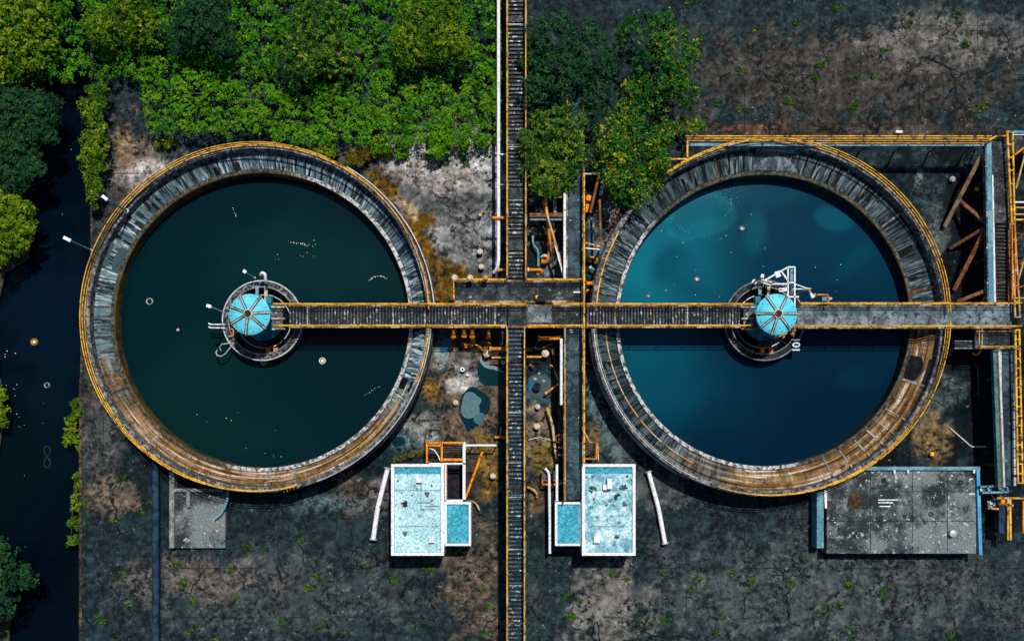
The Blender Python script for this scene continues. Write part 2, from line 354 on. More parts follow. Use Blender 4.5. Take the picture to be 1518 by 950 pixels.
def paint(o, attr, base, blobs, z, soft=False):
    me = o.data; k = len(me.vertices); co = np.empty(k*3); me.vertices.foreach_get('co', co); co = co.reshape(-1,3)
    s = U*(1-z/CAMH); px = (co[:,0]+o.location.x-CAMX)/s+765; py = 655-(co[:,1]+o.location.y-CAMY)/s
    c = stain(px, py, base, blobs, soft)
    a = me.attributes.new(attr, 'FLOAT_COLOR', 'POINT'); out = np.ones((k,4)); out[:,:3] = np.clip(c, 0, 1)
    a.data.foreach_set('color', out.ravel())

# ------------------------------------------------------------------ setting
struct('terrain', MB().box(-700, 700, -700, 700, -4.5, -4.0), M['earth'])
def quay(py): return 137 if py < 385 else (137-15*min(1,(py-385)/60) if py < 560 else 120)
g = MB(); NX, NY = 330, 300; ys = np.linspace(1290, -330, NY)
for j, py in enumerate(ys):
    xl = quay(py)
    for i in range(NX):
        px = xl + (1950 - xl)*(i/(NX-1))
        p = P(px, py, GZ); g.v.append(p)
for j in range(NY-1):
    for i in range(NX-1): a = j*NX+i; g.face([a, a+1, a+NX+1, a+NX])
ground = struct('ground', g, M['ground'])
DK = (.005,.010,.013)
TEAL = (.022,.05,.056); PALE = (.27,.25,.235); OCH = (.10,.053,.004); BRN = (.10,.068,.045); GRY = (.15,.16,.16)
paint(ground, 'stain', (.014,.026,.031), [
    (1400,480,150,330,(.0022,.0055,.008),1,.4,0), (800,420,70,260,(.005,.012,.016),1,.5,0), (300,720,170,60,(.006,.015,.019),.9,.5,0),
    (560,690,70,70,(.006,.014,.018),.9,.4,0), (950,380,60,160,(.005,.010,.012),.9,.4,0),
    # pale yard north of the crossing
    (640,300,150,105,(.085,.088,.09),1,.5,0), (660,250,110,45,PALE,.85,.5,0), (600,320,30,25,(.24,.23,.22),.7,.5,0), (700,360,40,50,(.17,.175,.18),.8,.6,0), (715,225,35,22,(.42,.42,.42),.8,.5,0), (725,290,14,70,(.25,.27,.28),.6,.4,0),
    (620,222,60,10,(.38,.37,.36),.7,.4,0), (650,345,18,30,(.25,.26,.26),.7,.5,0), (690,300,50,14,(.04,.04,.042),.6,.5,0), (570,275,40,20,(.05,.05,.05),.7,.5,30),
    (205,240,50,55,(.12,.095,.075),.9,.5,0), (215,255,45,16,(.34,.32,.31),.8,.5,-20), (185,215,16,30,(.2,.13,.06),.6,.5,0), (165,310,25,40,(.05,.045,.04),.8,.4,0),
    # ochre slime along the tank beside the pale yard
    (572,275,13,52,OCH,1,.12,-48), (622,350,14,60,OCH,1,.12,-28), (628,325,20,18,OCH,1,.1,0), (603,303,22,15,(.28,.22,.13),1,.12,35), (672,408,40,17,OCH,1,.12,15), (660,436,26,22,OCH,.9,.2,0),
    # yard south of the crossing
    (690,560,65,80,BRN,.9,.5,0), (690,640,50,60,(.11,.075,.045),.8,.5,0), (690,545,32,26,GRY,.9,.5,0), (672,570,20,14,(.36,.35,.33),.9,.4,0), (655,530,12,30,(.13,.16,.16),.7,.5,0), (641,577,17,17,(.18,.10,.02),.9,.3,0), (620,640,35,26,(.2,.21,.2),.8,.5,0),
    (600,655,20,20,(.04,.09,.09),.8,.5,0), (722,690,20,55,(.13,.08,.012),.85,.4,0), (700,730,14,30,(.03,.024,.02),.8,.4,0), (745,600,10,70,(.06,.045,.032),.7,.4,0),
    (800,640,24,55,(.15,.115,.075),.95,.5,0), (806,690,20,28,(.14,.10,.02),.9,.4,0), (795,740,12,25,(.1,.07,.03),.8,.4,0), (800,570,28,30,(.02,.06,.075),.9,.5,0), (820,400,20,14,(.12,.16,.19),.7,.5,0),
    (890,610,18,70,(.09,.15,.17),.8,.4,-15), (920,670,30,50,(.07,.10,.105),.8,.4,-35), (880,650,10,30,(.12,.07,.03),.8,.4,0), (980,720,50,40,(.06,.066,.066),.8,.5,0), (890,350,14,70,(.1,.15,.18),.6,.4,0), (905,320,12,22,(.2,.24,.25),.6,.4,0),
    # east yard
    (1370,300,28,70,(.02,.036,.042),.8,.5,0), (1363,265,6,20,(.13,.14,.135),.8,.5,0), (1390,345,16,36,(.07,.085,.085),.8,.5,0), (1378,610,30,55,(.055,.075,.078),.8,.5,0), (1385,655,26,40,(.15,.10,.045),.85,.4,0), (1366,660,16,22,(.14,.09,.035),.7,.4,0), (1420,580,14,22,(.05,.08,.08),.5,.5,0),
    (1260,192,260,14,(.035,.030,.027),1,.3,0), (1120,190,50,8,(.10,.05,.025),.6,.4,0), (1330,194,60,9,(.08,.06,.05),.6,.5,0),
    # south west yard
    (150,640,30,90,(.055,.056,.055),.8,.5,0), (160,735,40,26,(.15,.11,.075),.7,.5,0), (190,610,30,30,(.02,.04,.05),.6,.5,0), (140,580,16,30,(.09,.08,.07),.6,.5,0), (520,740,40,30,(.10,.07,.055),.8,.5,0), (500,745,70,18,(.05,.1,.11),.6,.5,0), (560,735,18,25,(.10,.085,.075),.7,.5,0),
    # yard beyond both ends
    (1200,880,300,70,(.06,.066,.068),.7,.6,0), (420,880,220,60,(.045,.055,.056),.7,.6,0), (700,860,50,80,(.10,.075,.05),.7,.5,0), (900,890,60,60,(.16,.15,.14),.7,.6,0), (1250,110,260,60,(.05,.042,.036),.8,.6,0), (1400,60,120,40,(.13,.12,.11),.6,.6,0), (300,860,90,30,(.12,.10,.085),.6,.6,0),
], GZ)
# canal and its far bank
cw = MB()
for j, py in enumerate(np.linspace(1700, -700, 130)):
    for i, px in enumerate(np.linspace(-900, 150, 70)): cw.v.append(P(px, py, WZ))
for j in range(129):
    for i in range(69): a = j*70+i; cw.face([a, a+1, a+71, a+70])
canal = struct('canal_water', cw, M['canal'])
paint(canal, 'silt_and_reflection', (.0004,.0028,.0065), [(70,470,60,120,(.0006,.006,.016),1,.8,0), (60,640,50,90,(.0005,.006,.010),.8,.7,0), (20,700,60,80,(.0006,.004,.006),.8,.6,0)], WZ)
q = MB(); pys = list(np.linspace(1250, -300, 90))
for py in pys:
    x = quay(py)
    for dx, z in ((-3, -4), (-3, -.2), (1.5, -.2), (1.5, -.9)): q.v.append(P(x+dx, py, z))
for j in range(len(pys)-1):
    for k in range(3): a = j*4+k; q.face([a, a+4, a+5, a+1])
tag(struct('quay_wall', q, M['quay']), 'rough concrete quay wall edging the dark canal beside the yard', 'wall')
del bpy.data.objects['quay_wall']['kind']
bank = MB()
bp = [(-900,-700),(150,-700),(118,-300),(75,-40),(66,150),(58,200),(40,240),(20,270),(48,300),(52,345),(44,385),(10,405),(-6,470),(-4,550),(6,575),(8,625),(-4,680),(-10,780),(20,860),(14,960),(-60,1200),(-900,1400)]
bank.v = [P(x+rnd.uniform(-3,3), y, WZ+.25) for x, y in bp] + [P(x-14, y, WZ-1.5) if x > -800 else P(x, y, WZ-1.5) for x, y in bp]
bank.face(list(range(len(bp))))
struct('riverbank', bank, M['earth'])

# ------------------------------------------------------------------ water of the tanks
LC = P(394, 477.5, 0); RC = P(1128, 477.5, 0)
def water_disc(c, r, m, base, blobs):
    b = MB(); nr, na = 60, 160
    b.v.append(c.copy())
    for i in range(1, nr+1):
        for k in range(na):
            a = 2*math.pi*k/na; rr = r*i/nr; b.v.append(c + Vector((rr*math.cos(a), rr*math.sin(a), 0)))
    for k in range(na): b.face([0, 1+k, 1+(k+1) % na], True)
    for i in range(nr-1):
        for k in range(na):
            k2 = (k+1) % na; o = 1+i*na; b.face([o+k, o+na+k, o+na+k2, o+k2], True)
    w = struct('water', b, m); paint(w, 'silt_and_reflection', base, blobs, 0, True); return w
water_disc(LC, 13.0, M['water_l'], (.0006,.011,.016), [(450,390,140,60,(.0012,.020,.020),.8,.8,0), (330,600,150,90,(.0012,.016,.0165),.8,.8,0), (540,300,80,60,(.0006,.010,.018),.7,.8,0), (500,560,120,80,(.0006,.010,.016),.6,.8,0), (260,330,90,60,(.0006,.011,.019),.7,.8,0)])
water_disc(RC, 13.0, M['water_r'], (.0008,.022,.046), [(975,350,120,130,(.0016,.075,.118),1,1.2,0), (928,400,42,95,(.002,.125,.175),.9,1.2,0), (1000,300,70,50,(.0016,.105,.15),.7,1.0,-20),  # cloud and sky reflections painted into the teal water's colour, ellipse included
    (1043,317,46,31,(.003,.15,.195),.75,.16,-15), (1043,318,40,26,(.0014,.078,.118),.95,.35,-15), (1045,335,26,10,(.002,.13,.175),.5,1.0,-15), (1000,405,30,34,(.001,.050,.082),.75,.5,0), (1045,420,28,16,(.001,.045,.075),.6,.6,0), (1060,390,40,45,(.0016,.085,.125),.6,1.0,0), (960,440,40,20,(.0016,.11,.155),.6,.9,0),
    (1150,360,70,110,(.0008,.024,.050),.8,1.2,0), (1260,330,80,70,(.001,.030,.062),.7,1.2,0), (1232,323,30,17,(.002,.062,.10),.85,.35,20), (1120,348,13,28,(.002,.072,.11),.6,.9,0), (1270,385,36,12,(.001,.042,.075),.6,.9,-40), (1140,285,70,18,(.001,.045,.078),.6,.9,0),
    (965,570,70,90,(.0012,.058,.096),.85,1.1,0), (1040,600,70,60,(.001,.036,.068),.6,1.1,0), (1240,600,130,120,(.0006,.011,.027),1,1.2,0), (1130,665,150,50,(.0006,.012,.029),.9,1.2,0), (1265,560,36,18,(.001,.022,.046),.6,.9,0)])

# ------------------------------------------------------------------ railings
def railing(root, name, pts, m, h=1.1, levels=(1.1,.58), r=.046, gap=2.2, closed=False, pr=.036, pm=None, pn=6):
    pts = [Vector(p) for p in pts]
    b = MB()
    for lv in levels: b.tube([p + Vector((0,0,lv)) for p in pts], r, 6, closed)
    part = b.build(name, m, root)
    seq = pts + ([pts[0]] if closed else [])
    L = sum((seq[i+1]-seq[i]).length for i in range(len(seq)-1)); n = max(1, round(L/gap)); first = None
    rl = root.location
    for k in range(n + (0 if closed else 1)):
        d = L*k/n; i = 0
        while i < len(seq)-2 and d > (seq[i+1]-seq[i]).length + 1e-6: d -= (seq[i+1]-seq[i]).length; i += 1
        p = seq[i].lerp(seq[i+1], min(1, d/max(1e-6,(seq[i+1]-seq[i]).length)))
        if first is None:
            pb = MB().tube([Vector((0,0,-.05)), Vector((0,0,h))], pr, pn); first = pb.build('post', pm or m, part, Vector((0,0,0))); first.location = p - rl
        else: stamp(first, part, p - rl)
    return part
def arc(c, r, a0, a1, z, n=96):
    return [Vector((c.x + r*math.cos(R(a0+(a1-a0)*k/n)), c.y + r*math.sin(R(a0+(a1-a0)*k/n)), z)) for k in range(n+1)]

# ------------------------------------------------------------------ the two tanks
def tank(c, ro, ri_wall, rw, label, chan, crest, weir_face, rail_arcs, single_arcs, walls):
    t = thing('clarifier_tank', label, 'tank', Vector((c.x, c.y, GZ)), 'round concrete clarifier tanks')
    O = Vector((c.x, c.y, 0))
    MB().lathe(O, [(ri_wall,.6),(ri_wall,2.78),(ri_wall+.06,2.84),(ro-.06,2.84),(ro,2.78),(ro,-.6)], 160).build('outer_wall', M['conc_rim'], t)
    MB().lathe(O, [(ro+.002,2.2),(ro+.12,2.2),(ro+.12,2.0),(ro+.002,2.0)], 160).build('wall_band', M['conc_dark'], t)
    MB().lathe(O, [(rw+.43,.9),(rw+.43,1.22),(rw+.56,1.28),(ri_wall-.32,2.02),(ri_wall-.3,1.9),(ri_wall-.012,1.9)], 160).build('launder_channel', chan, t)
    MB().lathe(O, [(rw,-.6),(rw,1.28),(rw+.05,1.34)], 160).build('weir_face', weir_face, t)
    MB().lathe(O, [(rw+.05,1.34),(rw+.36,1.34),(rw+.38,1.3),(rw+.38,.5)], 160).build('weir_crest', crest, t)
    for a, w, mm in walls:
        ca, sa = math.cos(R(a)), math.sin(R(a)); d = Vector((ca, sa, 0)); n = Vector((-sa, ca, 0))
        p0 = O + d*(rw+.45) + Vector((0,0,1.22)); p1 = O + d*(ri_wall-.02) + Vector((0,0,2.06))
        MB().bar(p0, p1, w, .16).build('channel_wall', M[mm], t)
    for a0, a1, lv, mm in rail_arcs:
        railing(t, 'handrail', arc(O, ro-.16, a0, a1, 2.86, max(8, int(abs(a1-a0)/1.5))), M[mm], 1.1, lv, .043, 1.9)
    for a0, a1, rr, z, mm, rad in single_arcs:
        MB().tube(arc(O, rr, a0, a1, z, 60), rad, 6).build('pipe', M[mm], t)
    return t
tank(LC, 15.0, 14.52, 12.88, 'concrete clarifier tank of still blackish green water beside the canal', M['chan_l'], M['crest_l'], M['weir_inner'],
     [(2.6, 283, (1.1,.62,.14), 'yellow')], [(-22,-2.4, 14.75, 2.95, 'yellow', .06), (-62,-24, 13.95, 1.78, 'oldyellow', .06), (-70,-2.2, 14.93, 2.87, 'galv', .05), (4, 60, 15.2, 2.3, 'galv', .06), (4, 56, 14.62, 2.89, 'galv', .035), (-60,-4, 14.6, 2.88, 'conc_pale', .05)],
     [(203,1.3,'brownconc'), (142,.4,'conc_dark'), (133,.22,'black'), (157,2.2,'chan_l'), (150,.14,'black'), (168,.16,'black'), (107,.35,'black'), (99,.5,'conc_dark'), (72,.16,'black'), (228,.16,'conc_mid'), (-78,.35,'conc_mid'), (-88,.2,'conc_mid'), (38,.2,'conc_dark'), (-24,1.0,'black')])
tank(RC, 15.35, 14.87, 12.72, 'concrete clarifier tank of rippled teal blue water beneath the pale bridge', M['chan_r'], M['crest_r'], M['weir_dark'],
     [(1.6, 126, (1.1,.62,.14), 'yellow'), (-107,-1.6, (1.1,.62,.14), 'yellow')], [(150,177.6, 14.9, 2.95, 'yellow', .06), (183,246, 15.1, 2.87, 'galv', .05), (184,244, 15.42, 2.3, 'conc_pale', .06), (186,240, 15.5, 1.6, 'galv', .05), (183,243, 14.0, 1.8, 'oldyellow', .06), (183,243, 14.95, 2.88, 'conc_pale', .05)],
     [(85,.2,'conc_mid'), (86,3.8,'plate_pale'), (63,.3,'conc_dark'), (61,.12,'conc_mid'), (40,.3,'conc_dark'), (38.5,.14,'conc_mid'), (27,.16,'black'), (11,.2,'rust'), (-18,2.2,'black'), (-23,.2,'conc_mid'), (-36,.1,'conc_pale'), (-42,.1,'conc_pale'), (-47,.12,'conc_pale'), (-53,.1,'conc_pale'), (-60,.12,'conc_pale'), (-67,.12,'conc_mid'), (121,.2,'black'), (147,.25,'conc_dark'), (108,.15,'rust'), (196,.5,'black')])

# ------------------------------------------------------------------ walkways
def walkway(label, px0, px1, py0, py1, z, axis, deck, m, sides, cat='walkway', group='raised walkways', girder='girder', pitch=.27, legs=(), name='walkway', railm='yellow', gw=.2, levels=(1.1,.58)):
    a, b = P(px0, py1, z), P(px1, py0, z); c = (a+b)/2
    t = thing(name, label, cat, Vector((c.x, c.y, GZ)), group)
    mb = MB()
    if axis == 'x': lo, hi, w0, w1 = a.x, b.x, a.y+gw, b.y-gw
    else: lo, hi, w0, w1 = a.y, b.y, a.x+gw, b.x-gw
    bx = (lambda l0,l1,q0,q1,z0,z1: mb.box(l0,l1,q0,q1,z0,z1)) if axis == 'x' else (lambda l0,l1,q0,q1,z0,z1: mb.box(q0,q1,l0,l1,z0,z1))
    if deck == 'slat':
        n = max(2, int((hi-lo)/pitch)); st = (hi-lo)/n
        for k in range(n):
            x = lo + (k+.5)*st; hw = st*.5*rnd.choice([.3,.36,.42,.5]); bx(x-hw, x+hw, w0, w1, z-.09, z-.01 + rnd.choice([0,0,.006]))
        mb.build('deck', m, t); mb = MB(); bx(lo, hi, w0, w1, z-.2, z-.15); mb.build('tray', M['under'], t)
        x = lo + rnd.uniform(1.5, 3)
        while x < hi - 1:
            mb = MB(); bx(x-.05, x+.05, w0, w1, z-.1, z+.012); mb.build('joint_bar', M['conc_pale' if rnd.random() < .5 else 'girder'], t)
            if rnd.random() < .3: mb = MB(); bx(x+.25, x+.25+rnd.uniform(.4,1.0), w0+.1, w1-.1, z-.005, z+.016); mb.build('patch_plate', M['plate'], t)
            x += rnd.uniform(2.4, 4.6)
    else:
        n = max(1, round((hi-lo)/deck)); st = (hi-lo)/n
        for k in range(n): bx(lo+k*st+.015, lo+(k+1)*st-.015, w0, w1, z-.16, z-.01 - .004*(k % 2))
        mb.build('deck', m, t)
    for q0, q1 in ((w0-gw, w0-.003), (w1+.003, w1+gw)):
        mb = MB(); bx(lo, hi, q0, q1, z-.17, z+.05); mb.build('girder', M[girder], t)
    for sd in sides:
        s, e0, e1 = sd[:3]; mm = sd[3] if len(sd) > 3 else railm
        if s in 'NS': y = b.y-gw/2 if s == 'N' else a.y+gw/2; pts = [Vector((P(e0,0,z).x, y, z+.05)), Vector((P(e1,0,z).x, y, z+.05))]
        else: x = b.x-gw/2 if s == 'E' else a.x+gw/2; pts = [Vector((x, P(0,e0,z).y, z+.05)), Vector((x, P(0,e1,z).y, z+.05))]
        railing(t, 'handrail', pts, M[mm], 1.1, levels)
    for lx, ly in legs:
        p = P(lx, ly, z); MB().tube([Vector((p.x,p.y,GZ)), Vector((p.x,p.y,z-.18))], .12, 8).build('support_leg', M['rust'], t)
    return t
Z = 3.05
walkway('dark slatted bridge from the canal side tank rim to its domed drive', 428, 632, 451, 486, Z, 'x', 'slat', M['slat'], [('N',410,632),('S',410,632)], legs=(), cat='bridge')
walkway('slatted walkway between the tanks joining the worn crossing plates', 634, 752, 451, 486, Z, 'x', 'slat', M['slat'], [('N',634,779),('S',634,750)], legs=((640,456),(640,481),(700,456),(700,481)), group='raised walkways')
walkway('worn grey plate crossing where four walkways meet', 753, 866, 451, 486, Z, 'x', 1.9, M['plate'], [('N',820,866),('S',782,866)], legs=((784,481),(860,481)), cat='crossing')
walkway('short slatted bridge from the crossing to the teal tank drive', 869, 1098, 451, 486, Z, 'x', 'slat', M['slat'], [('N',869,1112),('S',869,1112)], legs=((872,456),(872,481)), cat='bridge')
walkway('long pale concrete bridge from the teal tank drive to the east walkway', 1182, 1500, 450, 487, Z, 'x', 3.3, M['plate_pale'], [('N',1182,1505),('S',1178,1505)], legs=((1440,455),(1440,482)), cat='bridge')
walkway('worn landing platform with knobbed yellow rail north of the crossing', 672, 866, 415, 449, Z, 'x', 1.6, M['plate'], [('N',672,750),('N',781,866),('W',415,446)], legs=((676,420),(676,445),(740,420),(800,420),(860,420)), cat='platform')
walkway('narrow slatted walkway beside the white pipe, partly under the olive tree', 750, 781, -60, 413, Z, 'y', 'slat', M['slat'], [('W',-60,411),('E',-60,411)], pitch=.34, legs=((754,60),(777,60),(754,200),(777,200),(754,330),(777,330)))
walkway('narrow blue slatted walkway running south from the crossing past a puddle', 750, 779, 488, 1010, Z, 'y', 'slat', M['slat_blue'], [('W',488,1010),('E',488,1010)], pitch=.36, legs=((754,560),(775,560),(754,690),(775,690),(754,850),(775,850)))
walkway('dark plated walkway north of the landing, edged by a white pipe', 838, 866, 90, 413, Z, 'y', 2.1, M['plate_blue'], [('E',255,413),('W',90,200)], legs=((840,300),(862,300),(840,180),(862,180)))
walkway('plated walkway south of the crossing reaching the eastern roofed hut', 835, 866, 488, 741, Z-.2, 'y', 1.9, M['plate_blue'], [('W',488,741,'oldyellow'),('E',488,684)], legs=((838,560),(862,560),(838,660),(862,660)))
walkway('dark plated walkway beside the pale blue beam at the north east corner', 1464, 1497, 205, 331, Z, 'y', 3.4, M['plate'], [], girder='rust', legs=((1468,230),(1493,230)))
walkway('brown slatted walkway between the pale blue beam and the long bridge', 1468, 1497, 333, 449, Z, 'y', 'slat', M['slat_rust'], [('E',333,446,'amber')], girder='rust', pitch=.3, legs=((1472,380),(1493,380)))
walkway('damp plated walkway at the south east beside the green blue beam', 1481, 1506, 520, 720, Z-.6, 'y', 3.6, M['plate_blue'], [], girder='galv', legs=((1484,560),(1503,560),(1484,690),(1503,690)))
walkway('small railed platform tucked under the south side of the long bridge', 1445, 1503, 489, 517, Z-.4, 'x', .5, M['plate'], [('S',1445,1503,'oldyellow'),('W',489,517,'oldyellow')], legs=((1450,512),(1498,512)), cat='platform')
walkway('grey ramp plate linking the teal tank rim to the small railed platform', 1415, 1444, 505, 517, Z-.55, 'x', 1.0, M['conc_dark'], [], girder='conc_mid', gw=.08, cat='ramp', legs=((1440,511),))

# pipe rack over the north side of the teal tank
def pipe(label, pts, r, m, name='pipe', cat='pipe', group=None, n=8, flange=None, stands=()):
    pts = [Vector(p) for p in pts]
    lo = min(pts, key=lambda p: p.z); root = Vector((lo.x, lo.y, min(lo.z, GZ)))
    # round the bends
    out = [pts[0]]
    for i in range(1, len(pts)-1):
        a, b, c = pts[i-1], pts[i], pts[i+1]; k = min(r*2.6, (a-b).length*.45, (c-b).length*.45)
        p0 = b + (a-b).normalized()*k; p1 = b + (c-b).normalized()*k
        for s in range(5): u = s/4; out.append(p0*(1-u)**2 + b*2*u*(1-u) + p1*u*u)
    out.append(pts[-1])
    t = thing(name, label, cat, root, group)
    MB().tube(out, r, n).build('pipe_run', M[m], t)
    if flange:
        for e, d in ((pts[0], (pts[1]-pts[0]).normalized()), (pts[-1], (pts[-2]-pts[-1]).normalized())):
            MB().tube([e, e + d*.12], r*1.6, 10).build('flange', M[flange], t)
    for p in stands:
        p = Vector(p); MB().tube([Vector((p.x,p.y,GZ)), p], .06, 6).build('stand', M['galv'], t)
    return t
rk = thing('pipe_rack', 'long rack of parallel yellow pipes crossing north of the teal tank', 'pipe rack', P(1240,206,GZ))
for k, (y, z, x0, x1) in enumerate(((202,3.6,1016,1470),(205.5,3.5,1018,1472),(209,3.4,1020,1466),(212.5,3.3,1150,1458))):
    MB().tube([P(x0,y,z), P(x1,y,z)], .052, 8).build('pipe', M['yellow' if k < 2 else 'oldyellow'], rk)
MB().bar(P(1020,214.5,3.1), P(1462,214.5,3.1), .3, .2).build('beam', M['bluesteel'], rk)
for k in range(9):
    x = 1023+k*54; MB().bar(P(x,202,3.25), P(x,215.5,3.25), .12, .1).build('crossbar', M['rust'], rk)
    p = P(x,209,3.2); MB().tube([Vector((p.x,p.y,GZ)), p], .08, 6).build('leg', M['rust'], rk)
for x in (1338,1361,1384,1407,1430): MB().bar(P(x,213,3.12), P(x+20,213,3.12), .16, .1).build('tray', M['white'], rk)
pipe('yellow pipe dropping from the rack corner towards the gold flecked tree', [P(1019,206,3.3), P(1019,236,3.3), P(993,236,3.3)], .085, 'yellow', flange='oldyellow', stands=(P(1019,232,3.3),))
pipe('yellow pipe fork climbing away from the rack at the north east corner', [P(1462,212,3.5), P(1476,202,3.5), P(1492,202,3.5)], .08, 'yellow', stands=(P(1476,202,3.5),))

# ------------------------------------------------------------------ drives at the tank centres
def rotv(c, a, r, z): return Vector((c.x + r*math.cos(R(a)), c.y + r*math.sin(R(a)), z))
def drive(c, label, ribs, ring, capm, boxes, rim='galv'):
    t = thing('clarifier_drive', label, 'drive unit', Vector((c.x,c.y,GZ)), 'turquoise domed drives at the tank centres'); O = Vector((c.x,c.y,0)); sg0 = 1 if c.x < 0 else -1
    MB().lathe(O, [(2.95,-.4),(2.95,1.2),(3.5,1.2),(3.5,-.4)], 72).build('feedwell', ring, t)
    MB().lathe(O, [(3.44,1.203),(3.44,1.28),(3.54,1.28),(3.54,1.1)], 72).build('rim', M[rim], t)
    MB().lathe(O, [(2.9,1.203),(2.9,1.27),(2.99,1.27),(2.99,1.203)], 72).build('inner_rim', M['conc_mid'], t)
    MB().lathe(O, [(0,.12),(2.94,.12)], 48).build('well_water', M['well'], t)
    MB().tube(arc(O, 2.35, 0, 359, .5, 60), .05, 6).build('spray_ring', M['galv'], t)
    for k in range(22):
        a = 360*k/22+5
        MB().bar(rotv(O,a,2.4,.62), rotv(O,a,2.93,.62), .06, .06).build('spoke', M['conc_dark'], t)
    MB().lathe(O, [(1.25,-.3),(1.25,.9),(1.75,.95),(1.75,1.15),(1.1,1.2),(1.1,2.3),(1.45,2.35),(1.45,2.6),(1.0,2.65),(1.0,3.6),(1.35,3.65),(1.35,4.3),(0,4.3)], 48).build('column', M['teal'], t)
    MB().lathe(O, [(1.18,4.3),(1.18,5.3),(0,5.3)], 40).build('gear_case', M['teal'], t)
    cv = MB().lathe(O, [(1.66,5.3),(1.72,5.42),(1.66,5.5),(1.1,5.72),(.4,5.86),(0,5.88)], 56).build('cover', M['cover'], t)
    for a in ribs:
        b = MB(); pr = [(.3,5.9),(1.1,5.76),(1.68,5.54),(1.76,5.4)]
        for (r0,z0),(r1,z1) in zip(pr, pr[1:]): b.bar(rotv(O,a,r0,z0), rotv(O,a,r1+.01,z1), .1, .1)
        b.build('rib', M[capm], cv)
        b = MB(); b.bar(rotv(O,a,.3,5.885), rotv(O,a,1.1,5.745), .24, .06); b.bar(rotv(O,a,1.1,5.745), rotv(O,a,1.68,5.525), .24, .06); b.build('seam', M['black'], cv)  # black strip holds the rib's painted shadow along with the dark joint
    MB().lathe(O, [(.44,5.8),(.44,6.0),(.34,6.06),(0,6.06)], 6, smooth=False).build('hub', M['rib'], cv)
    MB().lathe(O, [(.27,6.062),(.27,6.14),(0,6.16)], 16).build('hub_cap', M['conc_dark'], cv)
    for a in range(0, 360, 20):
        p = rotv(O, a+4, 1.5, 5.58); MB().tube([p, p+Vector((0,0,.05))], .04, 6).build('bolt', M['conc_dark'], cv)
    MB().box(O.x+sg0*.9, O.x+sg0*1.35, O.y+1.2, O.y+1.75, 2.94, 3.6).build('motor', M['teal'], t)
    for px, mm in ((-13,'bluesteel'),(0,'rib')):
        p = O + Vector((px*.06+.35, 0, 0)); MB().bar(p + Vector((0,1.0,1.3)), p + Vector((0,3.0,1.3)), .26, .2).build('beam', M[mm], t)
    for dx in boxes:
        p = O + Vector((dx, -2.62, .8)); MB().hexa(p, Vector((.17,0,0)), Vector((0,.25,0)), Vector((0,0,.2))); MB().box(p.x-.17,p.x+.17,p.y-.25,p.y+.25,.3,1.1).build('valve_box', M['amber'], t)
    # maintenance deck between bridge end and column
    sgn = 1 if c.x < 0 else -1
    MB().box(O.x+min(sgn*1.3,sgn*2.2), O.x+max(sgn*1.3,sgn*2.2), O.y-.85, O.y+.85, 2.86, 2.94).build('service_deck', M['slat'], t)
    for y in (-.95, -.05, .95): MB().bar(O + Vector((sgn*1.2,y,3.0)), O + Vector((sgn*2.4,y,3.0)), .14, .12).build('strut', M['rib' if y else 'white'], t)
    return t
drive(LC, 'turquoise domed drive on its round well in the blackish green tank', (117,57,5,-42,-100,-152,158), M['cast'], 'rib', (.45,1.13))
drive(RC, 'turquoise domed drive with a rust streaked rib in the teal tank', (120,61,2,-50,-105,-140,178), M['conc_dark'], 'rib', (-.1,.62), 'conc_mid')

# lamp posts
def lamp(label, px, py, z0, h, m='white', headd=(1,0), pole_m=None, r=.06, hl=.45):
    b = P(px,py,z0); t = thing('lamp_post', label, 'lamp', b, 'slim lamp posts on the tank rims')
    MB().tube([b, b+Vector((0,0,h))], r, 8, r2=r*.8).build('pole', M[pole_m or m], t)
    MB().tube([b, b+Vector((0,0,.12))], r*2.2, 8).build('foot', M['galv'], t)
    d = Vector((headd[0],headd[1],0)).normalized(); top = b+Vector((0,0,h))
    MB().bar(top - d*.1, top + d*hl, .26, .12).build('head', M['white'], t)
lamp('blue lamp post with white head on the rim above the grey streaked bench', 188,313,2.84,4.3, 'bluesteel', (-.8,.6), r=.1)
lamp('slim lamp post with flat pale head leaning over the canal edge', 136,371,2.84,4.3, 'galv', (-1,.5), r=.05, hl=.55)
lamp('short thin lamp post north of the dome in the blackish green tank', 378,412,1.2,3.2, 'galv', (-1,.6), r=.045, hl=.2)
lamp('tall thin lamp post west of the dome in the blackish green tank', 338,466,1.2,5.2, 'white', (-1,.3), r=.05, hl=.3)
lamp('knob headed lamp post north of the dome in the teal tank', 1118,418,1.2,2.9, 'galv', (.2,1), r=.1, hl=.2)

# fittings at the dark tank's drive
pipe('white swan neck pipe on the well rim north of the dome', [P(395,420,1.25), P(394,418,2.6), P(393,406,3.0), P(388,404,2.9), P(387,408,2.6)], .13, 'white', n=10, flange='rust')
pipe('twin white pipe arm reaching west off the well rim', [P(334,481,1.6), P(312,481,1.7), P(309,479,1.7)], .06, 'white')
pipe('second white pipe arm just south of the first at the well rim', [P(334,486,1.6), P(313,486,1.7), P(309,484.5,1.7)], .06, 'white')
pipe('bent orange bracket pipe on the west inner rim of the well', [P(340,488,1.5), P(346,488,1.5), P(346,497,1.5), P(340,499,1.5)], .05, 'amber')
hp = [P(x,y,z) for x,y,z in ((346,508,1.2),(338,509,1.5),(329,510,1.5),(325,515,1.3),(328,520,1.1))]
solo('hose', MB().tube(hp, .05, 6), M['hose'], 'short curl of grey hose hanging off the south west well rim', 'hose', P(346,508,1.2))
hp = [P(x,y,z) for x,y,z in ((345,510,1.2),(340,517,1.4),(334,524,1.5),(328,528,1.5),(322,527,1.4),(320,522,1.3),(322,519,1.2))]
solo('hose', MB().tube(hp, .055, 6), M['hose'], 'long hooked grey hose dangling over water south west of the well', 'hose', P(345,510,1.2))
